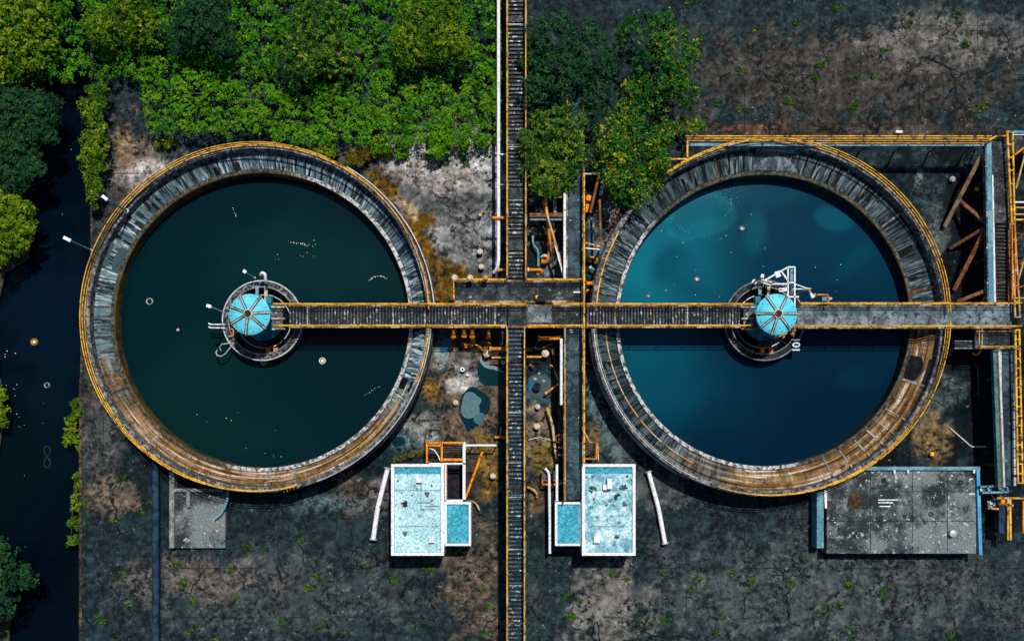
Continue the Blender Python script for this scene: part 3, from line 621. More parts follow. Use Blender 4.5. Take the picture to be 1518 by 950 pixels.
# fittings at the teal tank's drive
fr = thing('gantry', 'white lattice gantry frame north east of the teal tank dome', 'frame', P(1170,425,1.2))
b = MB()
for a_, b_ in (((1168,396),(1168,440)),((1178,396),(1178,440)),((1168,396),(1178,396)),((1168,419),(1178,419)),((1168,440),(1184,440)),((1133,416),(1168,396)),((1158,402),(1168,416)),((1145,421),(1168,421)),((1155,428),(1168,428)),((1178,440),(1178,462)),((1168,430),(1155,432))):
    b.bar(P(*a_,5.0), P(*b_,5.0), .12, .12)
b.build('frame', M['white'], fr)
for x,y in ((1168,421),(1178,421),(1168,440),(1178,440)):
    p = P(x,y,5.0); MB().tube([Vector((p.x,p.y,1.0 if x < 1170 and y > 430 else -.3)), p], .05, 6).build('leg', M['galv'], fr)
MB().pbox(1171.5,1175.5,399,417,4.7,5.02).build('panel', M['bluesteel'], fr)
MB().pbox(1171.5,1175.5,421,438,4.7,5.02).build('panel', M['slat_blue'], fr)
MB().bar(P(1149,408,5.0), P(1156,405.5,5.0), .5, .2).build('lamp', M['white'], fr)
pipe('thin white guy pipe running east from the gantry to an orange joint', [P(1178,421,4.8), P(1196,427.5,4.5), P(1202,428,4.4)], .05, 'white')
pipe('straight white sampling pipe below the guy pipe near the gantry', [P(1153,428.5,4.4), P(1198,428.5,4.4)], .05, 'white', stands=(P(1196,428.5,4.4),))
pipe('small orange valve pipe joint hanging from the thin guy pipe', [P(1194,430,4.3), P(1197,427,4.3), P(1202,434,4.2)], .07, 'amber')
solo('nozzle', MB().tube([P(1200,433,4.0), P(1205,440,3.8)], .05, 10, r2=.22), M['white'], 'small white cone nozzle below the orange valve joint', 'nozzle', P(1203,437,3.8))
pipe('orange square hoop pipe on the north rail of the pale bridge', [P(1207,437,3.9), P(1228,437,3.9), P(1228,451,3.9)], .075, 'amber', flange='oldyellow')
solo('cable_box', MB().pbox(1219,1226,440,446,3.2,3.8), M['bluesteel'], 'small blue cable box under the orange square hoop pipe', 'box', P(1222,443,3.2))
solo('clamp', MB().tube([P(1228,443,3.9), P(1233,443,3.9)], .14, 8), M['conc_pale'], 'pale round clamp at the end of the square hoop pipe', 'clamp', P(1230,443,3.9))
bm = MB()
for k in range(14): bm.bar(P(1128+rnd.uniform(0,14),414+rnd.uniform(0,10),1.3+rnd.random()), P(1130+rnd.uniform(0,16),413+rnd.uniform(0,12),1.4+rnd.random()), .06, .06)
solo('valve_cluster', bm, M['galv'], 'tangled cluster of grey valve fittings at the gantry foot', 'valve', P(1135,418,1.2))
pipe('orange drain pipe slanting below the dome of the teal tank', [P(1144,503,1.6), P(1170,493,1.9), P(1170,484,2.0)], .07, 'amber', flange='rust')
pipe('yellow knuckled pipe stub at the bridge corner below the dome', [P(1180,478,3.3), P(1178,488,3.2), P(1174,497,3.0)], .13, 'oldyellow', flange='rust')
# number sign
cu = bpy.data.curves.new('sign_text', 'FONT'); cu.body = '101'; cu.size = .95; cu.extrude = .015; cu.align_x = 'CENTER'; cu.align_y = 'CENTER'; cu.space_character = .95
tmp = bpy.data.objects.new('tmp', cu); COL.objects.link(tmp)
bpy.context.view_layer.update()
me = bpy.data.meshes.new_from_object(tmp.evaluated_get(bpy.context.evaluated_depsgraph_get())); bpy.data.objects.remove(tmp); me.materials.append(M['white'])
sg = thing('number_sign', 'dark plate with white digits 101 on a bracket below the pale bridge', 'sign', P(1181,511,-.3))
MB().pbox(1176.5,1185.5,502,520,1.4,1.5).build('plate', M['navy'], sg)
tx = bpy.data.objects.new('digits', me); COL.objects.link(tx); tx.parent = sg; tx.location = P(1181,511,1.525) - sg.location; tx.rotation_euler = (0,0,R(90))
MB().bar(P(1181,511,-.3), P(1181,511,1.4), .1, .1).build('bracket', M['galv'], sg)

# ------------------------------------------------------------------ huts
def blotch(x, y, w, h, z, seed, n=40):
    q = random.Random(seed); b = MB(); fl = []; m = min(w,h)*q.uniform(.09,.13)
    for i in range(n):                                  # flakes that grow outward from each other
        r = m*q.uniform(.35,1.0)
        if not fl: u, v = 0.0, 0.0
        else:
            for _ in range(6):
                pu, pv, pr = q.choice(fl); a = q.uniform(0,6.2832); d = (pr+r)*.62; u, v = pu+d*math.cos(a), pv+d*math.sin(a)
                if (u/(w*.5))**2 + (v/(h*.5))**2 < 1: break
        fl.append((u, v, r)); c = P(x+u, y+v, z+.0008*i); k = 9; o = len(b.v); ph = q.uniform(0,6)
        for j in range(k): rr = r*U*q.uniform(.75,1.25); b.v.append(c+Vector((rr*math.cos(ph+6.2832*j/k), rr*math.sin(ph+6.2832*j/k), 0)))
        b.face(list(range(o,o+k)))
    return b
def hut(label, x0, x1, y0, y1, z, roofm, stain_boxes, annex, alabel):
    c = P((x0+x1)/2, (y0+y1)/2, GZ)
    t = thing('service_hut', label, 'hut', c, 'small blue roofed service huts')
    MB().pbox(x0,x1,y0,y1,GZ,z).build('wall', M['hutwall'], t)
    a, b = P(x0,y1,z), P(x1,y0,z); w = .22; zp = z+.32
    rf = MB().pbox(x0+4,x1-4,y0+4,y1-4,z+.002,z+.06).build('roof', M[roofm], t)
    for q in ((a.x-.03,b.x+.03,b.y-w,b.y+.03),(a.x-.03,b.x+.03,a.y-.03,a.y+w),(a.x-.03,a.x+w,a.y+w,b.y-w),(b.x-w,b.x+.03,a.y+w,b.y-w)):
        MB().box(q[0],q[1],q[2]+.002,q[3]-.002,z-.4,zp).build('parapet', M['white'], t)
    MB().pbox(x0+4.5,x1-4.5,y0+4.2,y0+14,z+.06,z+.1).build('gutter', M['roofblue'], rf)
    for (sx,sy,sw,sh,hh,mm) in stain_boxes:
        if hh == 0: blotch(sx,sy,sw,sh,z+.064,int(sx*7+sy)).build('stain', M['soot_dark' if mm == 'black' else 'soot'], rf); continue
        MB().pbox(sx-sw/2,sx+sw/2,sy-sh/2,sy+sh/2,z+.062,z+.062+hh).build('roof_fitting', M[mm], rf)
    m = (y0+38); MB().pbox(x0+4.5,x1-4.5,m,m+.8,z+.062,z+.1).build('seam', M['bluesteel'], rf)
    ax0, ax1, ay0, ay1, az = annex
    t2 = thing('annex', alabel, 'annex', P((ax0+ax1)/2,(ay0+ay1)/2,GZ), 'low flat annexes beside the huts')
    MB().pbox(ax0,ax1,ay0,ay1,GZ,az).build('wall', M['hutwall'], t2)
    MB().pbox(ax0+3,ax1-3,ay0+3,ay1-3,az+.002,az+.05).build('roof', M['roofblue'], t2)
    a, b = P(ax0,ay1,az), P(ax1,ay0,az); w = .17
    for q in ((a.x-.02,b.x+.02,b.y-w,b.y+.02),(a.x-.02,b.x+.02,a.y-.02,a.y+w),(a.x-.02,a.x+w,a.y+w,b.y-w),(b.x-w,b.x+.02,a.y+w,b.y-w)):
        MB().box(q[0],q[1],q[2]+.002,q[3]-.002,az-.3,az+.25).build('parapet', M['white'], t2)
hut('hut with clean pale cyan roof and one white vent, nearer the big puddle', 581,658,688,822,3.2,'roof',[(621,711,8,8,.45,'white'),(615,720,7,12,0,'navy'),(618,724,5,8,0,'black'),(611,734,16,5,0,'black'),(601,747,30,16,0,'black'),(602,748,24,12,0,'black'),(632,730,16,14,0,'navy'),(629,745,18,1.3,.03,'slab'),(640,750,18,1.3,.03,'slab'),(634,755,22,1.3,.03,'slab'),(590,712,6,10,0,'navy'),(640,719,6,6,0,'black'),(596,731,12,4,0,'slab'),(640,741,30,6,0,'slab'),(624,736,.8,36,.03,'bluesteel'),(620,780,60,.8,.04,'bluesteel'),(640,800,8,8,.4,'white'),(600,790,26,12,0,'slab')],
    (659.5,698,744,808,2.6), 'low blue roofed annex with white parapet beside the clean roofed hut')
hut('hut with mottled dark stained cyan roof and tall white vent by the plated walkway', 863,941,688,822,3.2,'roof_b',[(904,717,7,15,.6,'white'),(897,722,6,8,.3,'white'),(876,725,18,16,0,'black'),(880,724,20,16,0,'navy'),(913,735,40,14,0,'black'),(916,734,36,12,0,'black'),(896,727,30,16,0,'navy'),(922,721,18,12,0,'navy'),(926,723,14,10,0,'black'),(899,748,8,22,0,'navy'),(910,748,8,22,0,'navy'),(877,752,14,16,0,'navy'),(925,748,20,12,0,'slab'),(890,712,44,6,0,'slab'),(880,741,30,8,0,'slab'),(930,705,10,8,0,'slab'),(902,780,60,.8,.04,'bluesteel'),(885,800,9,9,.4,'white'),(915,795,30,14,0,'navy')],
    (823,862,744,808,2.6), 'low blue roofed annex with white parapet between walkway and stained hut')
# railed stair frame, pit and white bars by the clean hut
sf = thing('stair_frame', 'orange railed stair frame on the north side of the clean roofed hut', 'stair', P(660,670,GZ))
for pts in (((633,656),(686,656)),((633,656),(633,686)),((655,656),(655,684)),((634.5,660),(655,660))):
    MB().bar(P(*pts[0],2.4), P(*pts[1],2.4), .16, .14).build('rail', M['amber'], sf)
for x,y in ((633,656),(633,685),(655,656),(686,656)):
    p = P(x,y,2.4); MB().bar(Vector((p.x,p.y,GZ)), p, .12, .12).build('post', M['amber'], sf)
for k in range(6): MB().pbox(658,685,660+k*3.4,662.4+k*3.4,1.9-k*.3-.06,1.9-k*.3).build('tread', M['slat_rust'], sf)
MB().bar(P(655,681,2.2), P(686,681,2.2), .2, .2).build('beam', M['amber'], sf)
MB().tube([P(636,664,2.0), P(644,667,2.0), P(650,676,2.0), P(652,682,2.0)], .05, 6).build('brace', M['white'], sf)
pt = thing('pit_frame', 'white bar frame around a dark open pit east of the clean hut', 'frame', P(673,710,GZ))
MB().pbox(661,687,690,741,GZ+.01,GZ+.06).build('pit_shade_sheet', M['black'], pt)  # black sheet on the yard, its colour standing for the open pit's shade
for a_, b_, w_, m_ in (((688,655),(688,744),.24,'white'),((636,687),(690,687),.14,'white'),((661,742),(690,742),.22,'white'),((661,688),(661,742),.16,'white'),((662.6,692),(662.6,739),.08,'red')):
    MB().bar(P(*a_,2.0), P(*b_,2.0), w_, .16).build('bar', M[m_], pt)
for x,y in ((688,656),(688,741),(661,690),(661,741)):
    p = P(x,y,1.95); MB().bar(Vector((p.x,p.y,GZ)), p, .1, .1).build('post', M['galv'], pt)
pipe('white horizontal bar running east from the pit frame', [P(689,660,1.6), P(736,660,1.6)], .1, 'white', stands=(P(735,660,1.6),P(700,660,1.6)))
pipe('leaning orange pipe east of the white framed pit', [P(716,667,.4), P(690,738,1.6)], .11, 'amber')
pipe('long white pipe lying beside the clean roofed hut', [P(575,693,.2), P(560,752,.2), P(553,800,.2)], .22, 'white', n=12, flange='galv', stands=(P(571,712,.1),P(562,745,.1)))
pipe('long white pipe lying beside the stained roofed hut', [P(961,698,.2), P(976,752,.2), P(986,806,.2)], .2, 'white', n=12, flange='galv', stands=(P(966,716,.1),P(974,744,.1)))
sl = thing('stair_frame', 'yellow hoop stair frame on the north side of the stained hut', 'stair', P(875,668,GZ))
MB().tube([P(866,640,2.2), P(874,655,2.2), P(886,657,2.2), P(887,684,2.2)], .07, 6).build('rail', M['oldyellow'], sl)
MB().tube([P(868,680,2.2), P(884,680,2.2), P(884,658,2.2)], .06, 6).build('rail', M['amber'], sl)
for k in range(4): MB().pbox(869,882,662+k*5,665+k*5,1.5-k*.3-.05,1.5-k*.3).build('tread', M['plate'], sl)
for x,y in ((886,657),(887,683),(868,680)):
    p = P(x,y,2.2); MB().tube([Vector((p.x,p.y,GZ)), p], .05, 6).build('post', M['rust'], sl)
pipe('bent cream pipe west of the plated walkway beside orange stubs', [P(811,604,.5), P(819,630,.6), P(823,666,.6), P(826,682,.6)], .12, 'oldyellow')
pipe('white vertical bar along the west side of the stained hut annex', [P(825.5,688,2.8), P(825.5,742,2.8)], .12, 'white', stands=(P(825.5,690,2.8),))
pipe('bent white pipe standing west of the annex bar', [P(808,694,1.2), P(814,701,1.2), P(815,770,1.2), P(815,820,1.2)], .12, 'white', stands=(P(815,702,1.2),))
bn = thing('orange_trough', 'orange rimmed trough with dark grating west of the stained hut', 'trough', P(815,714,GZ))
MB().pbox(803,824,698,711,.2,.7).build('grating', M['slat'], bn)
MB().tube([P(804,711,1.0), P(804,718,1.0), P(826,718,1.0), P(834,715,1.0)], .12, 8).build('rim', M['amber'], bn)
MB().tube([P(805,712,.8), P(832,712,.8)], .08, 8).build('rim', M['red'], bn)
for k, y in enumerate((645,651,663,674)):
    pipe('orange pipe stub %s on the west side of the plated walkway' % ('by the valve wheel','just below the wheel','with a dark gap','lowest near the annex')[k], [P(828,y,1.8), P(836,y+.5,1.8)], .1 if k else .14, 'amber' if k % 2 else 'oldyellow')
solo('hand_valve', MB().tube(arc(P(829,650,2.1), .32, 0, 350, 2.1, 20), .06, 6), M['rust'], 'rusty round valve wheel beside the plated walkway', 'valve', P(829,650,2.1))

# ------------------------------------------------------------------ pipes of the crossing
pipe('tall white pipe alongside the slatted walkway under the green hedge end', [P(739,-40,2.4), P(739,388,2.4), P(737,398,2.2), P(732,404,1.8)], .15, 'white', n=10, stands=(P(739,60,2.4),P(739,180,2.4),P(739,300,2.4)))
pipe('short orange branch pipe at the foot of the tall white pipe', [P(738,400,2.0), P(752,400,2.0)], .13, 'amber', flange='oldyellow')
pipe('orange branch pipe crossing the white pipe near the walkway middle', [P(728,323,2.7), P(752,323,2.7)], .13, 'amber', flange='rust')
pipe('thin yellow stub from white pipe to walkway, north of the orange branch', [P(741,274,2.6), P(752,274,2.6)], .05, 'oldyellow')
pipe('thin white stub between tall white pipe and slatted walkway', [P(740,229,2.6), P(750,229,2.6)], .06, 'white')
pipe('orange hooked pipe east of the slatted walkway by the landing', [P(782,400,2.4), P(802,400,2.4), P(804,404,2.2), P(797,405,1.9)], .13, 'amber', flange='cream')
pipe('rusty hooked drain pipe hanging in the dark bay under the olive tree', [P(806,296,2.2), P(814,340,1.4), P(815,377,.7), P(810,389,.5), P(803,387,.4)], .17, 'amber', n=10)
pipe('small white elbow beside the rusty hooked drain pipe', [P(803,381,.3), P(806,379,.6), P(810,379,.7)], .12, 'white')
cb = thing('cross_beam', 'rusty cross beam between the two north walkways', 'beam', P(811,320,GZ))
MB().bar(P(785,319,2.9), P(837,319,2.9), .34, .25).build('beam', M['rust'], cb); MB().bar(P(786,324.5,2.6), P(837,324.5,2.6), .3, .3).build('lower_beam', M['bluesteel'], cb)
pipe('yellow riser pipe above the rusty cross beam', [P(809,290,3.1), P(811,318,3.1)], .1, 'yellow')
pipe('long yellow diagonal pipe falling from the cross beam to the landing corner', [P(811,318,3.1), P(822,356,2.7), P(836,404,2.2)], .1, 'oldyellow')
pipe('second thinner diagonal pipe ending at the white edge pipe', [P(814,330,2.6), P(836,412,2.6)], .07, 'white')
pipe('white pipe along the west edge of the north plated walkway', [P(837,286,3.1), P(837,414,3.1)], .12, 'white', n=10, stands=(P(837,300,3.1),))
pipe('white pipe along the west edge of the south plated walkway', [P(832,502,3.3), P(832,600,3.3)], .12, 'white', n=10, stands=(P(832,520,3.3),))
pipe('short grey upright pipe with collar under the olive tree', [P(822,295,2.0), P(823,318,1.6)], .14, 'galv', flange='bluesteel')
fx = thing('pipe_trestle', 'rusty rectangular pipe frame beside the landing and teal tank', 'frame', P(878,312,GZ))
for a_, b_, w_, m_ in (((864,258),(889,258),.12,'conc_pale'),((888,260),(876,312),.2,'rust'),((889,296),(891,366),.18,'rust'),((868,360),(891,366),.14,'oldyellow'),((868,368),(889,370),.08,'galv')):
    MB().bar(P(*a_,2.6), P(*b_,2.6), w_, .14).build('bar', M[m_], fx)
for x,y in ((888,261),(891,364)):
    p = P(x,y,2.55); MB().bar(Vector((p.x,p.y,GZ)), p, .1, .1).build('post', M['rust'], fx)
pipe('blue sloping pipe rising from the rusty frame to the gold flecked tree', [P(898,258,2.8), P(890,290,2.5)], .15, 'bluesteel')
mt = thing('pump', 'orange pump assembly inside the rusty pipe frame', 'pump', P(872,303,GZ))
MB().lathe(P(872,297,.4), [(.0,.9),(.25,.9),(.32,.7),(.32,0)], 16).build('motor', M['amber'], mt)
for y in (305,309,313): MB().tube([P(868,y,1.0), P(876,y,1.0)], .14, 10).build('pipe', M['amber'], mt)
MB().pbox(866,878,292,316,GZ,.1).build('plinth', M['conc_dark'], mt)
for k, (x0,y0,x1,y1,w_) in enumerate(((917,309,902,340,.3),(921,318,898,358,.22))):
    solo('plank', MB().bar(P(x0,y0,.35-k*.1), P(x1,y1,.15-k*.1), w_, .07), M['wood'], ('broad weathered plank leaning by the teal tank wall near the frame','narrower weathered plank lying against the teal tank wall')[k], 'plank', P(x1,y1,GZ))
# knobbed rail posts and machine on the landing
for k, (x, s_) in enumerate(((674,.28),(697,.26),(720,.24))):
    solo('rail_knob', MB().lathe(P(x,412,4.1), [(0,.25),(s_*.6,.22),(s_,.08),(s_,-.1),(.1,-.14),(.08,-.9)], 14), M['cream' if k < 2 else 'oldyellow'], ('pale round cap at the west corner of the landing rail','pale round cap second along the landing rail','ochre round cap on the landing rail, third from corner')[k], 'cap', P(x,412,3.2), 'round caps on the landing rail')
mc = thing('winch', 'black winch box with yellow knob on the crossing plates', 'machine', P(801,443,Z))
MB().pbox(796,809,439,447,Z,Z+.6).build('housing', M['black'], mc); MB().pbox(798,807,437.5,439,Z,Z+.7).build('motor', M['navy'], mc)
MB().tube([P(794,441,Z+.35), P(798,441,Z+.35)], .2, 12).build('knob', M['yellow'], mc)
solo('floor_hatch', MB().pbox(850,860,432,434,Z,Z+.12), M['white'], 'white strip hatch handle near the east end of the landing', 'hatch', P(855,433,Z))
solo('hatch_cover', MB().pbox(851,864,434.5,447,Z,Z+.05), M['black'], 'black square hatch cover at the east end of the landing', 'hatch', P(857,440,Z))
solo('worn_plate', MB().pbox(782,818,453,478,Z,Z+.03), M['plate_pale'], 'pale worn square plate laid on the crossing', 'plate', P(800,465,Z))
pipe('orange stub pipe at the east end of the landing by the tank', [P(868,420,2.6), P(880,420,2.6)], .16, 'amber', flange='rust')
solo('bollard', MB().lathe(P(871,432,.6), [(0,.5),(.14,.42),(.14,-.9)], 12), M['yellow'], 'small yellow bollard between the landing and the teal tank', 'bollard', P(871,432,GZ))
# orange feet and bundles south of the crossing
for k, (x, l) in enumerate(((672,13),(688,12),(700,13),(724.5,12))):
    p0, p1 = P(x,487,2.5), P(x,487+l,1.9)
    pipe(('first orange outlet stub under the slatted walkway, nearest the dark tank','second orange outlet stub under the slatted walkway','orange outlet stub above the orange pipe bundle','knuckled orange outlet stub nearest the blue walkway')[k], [p0, p1], .15 if k < 3 else .12, 'amber', flange='amber' if k < 3 else 'rust', group='orange outlet stubs')
bd = thing('pipe_bundle', 'bundle of short orange pipes lying below the outlet stubs', 'pipes', P(693,510,GZ))
for k in range(4): MB().tube([P(684+k*3.6,507+k*.4,.1+.12*(k%2)), P(688+k*3.8,515-k*.3,.1)], .17, 10).build('pipe', M['amber' if k % 2 else 'rust'], bd)
MB().lathe(P(701.5,505,0), [(0,.5),(.2,.5),(.24,.3),(.24,-.2)], 16).build('elbow', M['amber'], bd)
solo('orange_block', MB().pbox(720,728,499,503,.3,.8), M['amber'], 'orange block below the knuckled outlet stub', 'block', P(724,501,GZ))
pipe('rusty curved pipe above the white capped standpipe', [P(723,508,.4), P(720,515,.5), P(719,523,.5), P(722,526,.3)], .2, 'rust', flange='amber')
pipe('thick orange pipe from the blue walkway towards a white capped standpipe', [P(726,517,1.2), P(751,517,1.4)], .15, 'amber', flange='oldyellow')
pipe('thin yellow pipe from the blue walkway below the thick orange one', [P(729,530,1.0), P(751,530,1.2)], .08, 'yellow')
def standpipe(label, x, y, r, h, m='cream', ring=False):
    c = P(x,y,GZ); t = thing('standpipe', label, 'standpipe', c, 'capped standpipes in the yard')
    MB().lathe(c, [(r*.8,0),(r*.8,h)], 16).build('pipe', M['rust' if not ring else 'black'], t)
    if ring: MB().lathe(c, [(r*.5,h),(r*.5,h+.06),(r,h+.06),(r,h-.02)], 18).build('cap', M['white'], t)
    else: MB().lathe(c, [(0,h+.16),(r*.6,h+.13),(r,h+.03),(r,h-.06)], 18).build('cap', M[m], t)
for x,y,r,h,m,ring,l in ((722,525,.33,.8,'cream',0,'large white capped standpipe at the end of the thick orange pipe'),(808,525,.33,.8,'cream',0,'large cream capped standpipe east of the blue walkway by a yellow pipe'),
    (712,321,.16,.5,'cream',0,'tiny capped standpipe on the pale yard level with the orange branch'),(712,375,.25,.6,'cream',0,'cream capped standpipe on the pale yard north of its twin'),(714,397,.25,.6,'cream',0,'cream capped standpipe beside the foot of the white pipe'),
    (686,548,.2,.4,'white',1,'small white ring topped standpipe on the grey yard patch'),(746,538,.17,.4,'white',1,'small white ring topped standpipe beside the curved puddle'),(693,556,.16,.15,'white',0,'small white cap just east of the ring topped standpipe'),
    (676,597,.24,.4,'cream',0,'cream capped standpipe at the west edge of the big puddle'),(731,705,.26,.6,'cream',0,'cream capped standpipe east of the leaning orange pipe'),(797,603,.24,.5,'cream',0,'northern cream capped standpipe on the tan strip'),(796,632,.28,.6,'cream',0,'southern larger cream capped standpipe on the tan strip'),
    (1410,267,.26,.3,'conc_pale',0,'lone grey capped standpipe in the dark north east yard'),(1379,673,.2,.4,'yellow',0,'small orange yellow cap on the brown patch north of the grey slab')):
    standpipe(l, x, y, r, h, m, bool(ring))
pipe('thin yellow pipe from the blue walkway to the large cream standpipe', [P(781,529,1.1), P(803,529,.9)], .08, 'yellow')
pipe('orange flanged pipe crossing below the worn crossing plates', [P(798,502,2.0), P(826,501.5,2.1), P(864,497.5,2.3)], .16, 'amber', flange='rust')
pipe('orange clamp pipe lying on the south rail of the crossing', [P(784,484,4.25), P(822,484,4.25)], .09, 'amber', flange='yellow')
pipe('thin rusty pipe winding south beside the white edge pipe', [P(818,516,.4), P(822,535,.4), P(829,555,.4), P(829,640,.4)], .09, 'rust')
pipe('thin cream branch pipe meeting the winding rusty pipe', [P(815,541,.4), P(820,543,.4), P(828,565,.4)], .06, 'oldyellow')
pipe('short orange slanting pipe above the tan strip', [P(809,583,.5), P(828,569,.8)], .09, 'amber', flange='yellow')
pipe('tiny yellow stick pipe beside the teal tank wall', [P(869,537,.3), P(874,541,.3)], .06, 'yellow')
pipe('curled orange hook pipe on the dark strip near the stained hut', [P(782,722,.1), P(790,725,.3), P(796,731,.3), P(796,737,.2)], .1, 'oldyellow')
pipe('small curved yellow hose pipe near the low blue annex', [P(698,742,.1), P(706,746,.2), P(711,756,.2)], .08, 'oldyellow')
br = thing('tub', 'black round tub standing in a blue pool on the wet patch', 'tub', P(796,573,GZ))
MB().lathe(P(796,573,GZ), [(.34,0),(.36,.6),(.28,.62),(.26,.45),(0,.45)], 20).build('body', M['black'], br); MB().lathe(P(796,573,GZ), [(.3,.625),(.37,.625),(.37,.58)], 20).build('rim', M['navy'], br)
for k,(x,y,r) in enumerate(((799,554,.14),(793,562,.2),(806,565,.15))):
    solo('stone', MB().lathe(P(x,y,GZ), [(0,r*1.1),(r*.7,r*.8),(r,r*.2),(r*.8,0)], 7), M['conc_pale'], ('white stone furthest north of the blue tub','largest white stone beside the blue tub','white stone to the east of the blue tub')[k], 'stone', P(x,y,GZ))

pipe('long yellow pipe running north to south over the east end of the crossing', [P(866,256,4.3), P(866,455,4.3), P(866,686,4.3)], .075, 'yellow', n=8, stands=(P(866,300,4.2),P(866,560,4.2),P(866,640,4.2)))
pipe('rusty pipe with flanges under the south rail of the crossing, nearest the tank', [P(848,492,1.6), P(848,506,1.4), P(858,510,1.4)], .12, 'rust', flange='amber')
pipe('dull blue pipe looping in the dark bay beside the rusty drain pipe', [P(790,338,.5), P(790,362,.5), P(798,372,.4), P(798,396,.4)], .11, 'bluesteel', flange='rust')
pipe('thin rusty pipe lying east to west in the dark bay', [P(786,352,.15), P(832,350,.15)], .07, 'rust')
pipe('grey pipe rising from the dark bay to the white edge pipe', [P(822,392,.3), P(828,380,1.2), P(834,372,2.2)], .09, 'galv', flange='rust')
pipe('orange pipe elbow beneath the rusty frame beside the teal tank', [P(872,382,.6), P(884,382,.6), P(886,392,.3)], .12, 'amber', flange='rust')
pipe('grey blue pipe between second walkway and tank, by the landing end', [P(874,396,.4), P(886,404,.4), P(884,428,.4)], .12, 'bluesteel', flange='galv')
pipe('rusty pipe lying along the foot of the slatted walkway near the curved puddle', [P(744,492,.3), P(744,522,.3)], .12, 'rust', flange='amber')
pipe('thin yellow pipe from bundle to the blue pool side of the yard', [P(703,510,.2), P(712,514,.2), P(716,520,.2)], .06, 'yellow')
pipe('thin rusty pipe on the dark ground under the outlet stubs', [P(664,497,.1), P(712,495,.1)], .06, 'rust')
pipe('short orange riser pipe by the blue walkway south of the yellow pipe', [P(786,541,.1), P(790,543,.5)], .09, 'amber', flange='rust')
pipe('rusty pipe run along the west foot of the south plated walkway', [P(831,575,.2), P(832,640,.2)], .09, 'rust', flange='amber')
pipe('grey cable pipe crossing the tan strip below the southern standpipe', [P(783,652,GZ+.08), P(800,648,GZ+.08), P(826,655,GZ+.08)], .05, 'galv')
pipe('orange pipe stub under the blue walkway next to the leaning orange pipe', [P(734,648,.2), P(750,648,.4)], .09, 'amber', flange='oldyellow')
for k,(x,y,a,l_) in enumerate(((812,512,20,'rusty scrap bar lying under the orange flanged pipe'),(796,508,70,'short scrap bar near the corner of the blue walkway'),(822,343,50,'rusty scrap bar in the dark bay by the cross beam'),(900,372,65,'rusty scrap bar between the plank and the frame'),(878,338,80,'scrap bar standing inside the rusty pipe frame'),(704,534,35,'scrap bar on the grey yard patch near the ring topped standpipe'),(742,640,85,'scrap bar beside the blue walkway across from the big puddle'))):
    d = Vector((math.cos(R(a)), math.sin(R(a)), 0))*.45; c = P(x,y,GZ+.06)
    solo('scrap_bar', MB().bar(c-d, c+d, .12, .1), M['rust' if k % 2 else 'oldyellow'], l_, 'scrap', P(x,y,GZ))
# ------------------------------------------------------------------ puddles
def puddle(pts, m, z=GZ+.012, fine=4, attr=None):
    n = len(pts); out = []
    for i in range(n):
        p0,p1,p2,p3 = pts[i-1],pts[i],pts[(i+1)%n],pts[(i+2)%n]
        for s in range(fine):
            u = s/fine
            out.append(tuple(.5*((2*p1[k])+(-p0[k]+p2[k])*u+(2*p0[k]-5*p1[k]+4*p2[k]-p3[k])*u*u+(-p0[k]+3*p1[k]-3*p2[k]+p3[k])*u**3) + rnd.uniform(-.35,.35) for k in (0,1)))
    b = MB(); b.v = [P(x,y,z) for x,y in out]; b.face(list(range(len(out)))[::-1]); o = struct('puddle', b, m)
    if o.data.polygons[0].normal.z < 0: o.data.flip_normals()
    if attr: paint(o, 'silt_and_reflection', attr, [], z)
    return o
puddle([(699,573),(712,578),(724,588),(727,602),(719,616),(708,630),(694,640),(689,630),(682,618),(681,597),(688,582)], M['puddle'])
puddle([(690,583),(700,581),(708,587),(714,593),(710,602),(711,611),(703,618),(692,620),(684,613),(684,600)], M['puddle_g'], GZ+.018, attr=(.05,.125,.155))  # lighter reflection in the big puddle, painted as a sheet of its own
puddle([(708,613),(716,612),(719,619),(714,627),(707,628),(702,622)], M['puddle_g'], GZ+.024, attr=(.02,.09,.12))
puddle([(660,500),(668,502),(668,510),(662,521),(655,523),(652,516),(655,507)], M['puddle_b'])
puddle([(713,528),(716,538),(724,545),(736,546),(747,552),(748,564),(740,571),(724,571),(712,566),(708,553),(709,538)], M['puddle'])
puddle([(713,527),(716,535),(722,541),(734,543),(746,550),(746,553),(734,548),(722,546),(715,541),(711,534)], M['puddle_g'], GZ+.018, attr=(.11,.19,.215))
puddle([(585,648),(592,647),(600,650),(601,656),(592,661),(584,661),(581,655)], M['puddle'])
puddle([(784,561),(795,556),(812,560),(822,572),(817,586),(800,590),(786,583)], M['puddle_g'], attr=(.005,.032,.042))
puddle([(785,567),(791,564),(798,567),(802,573),(798,579),(792,578),(787,579),(784,573)], M['puddle_b'], GZ+.018)
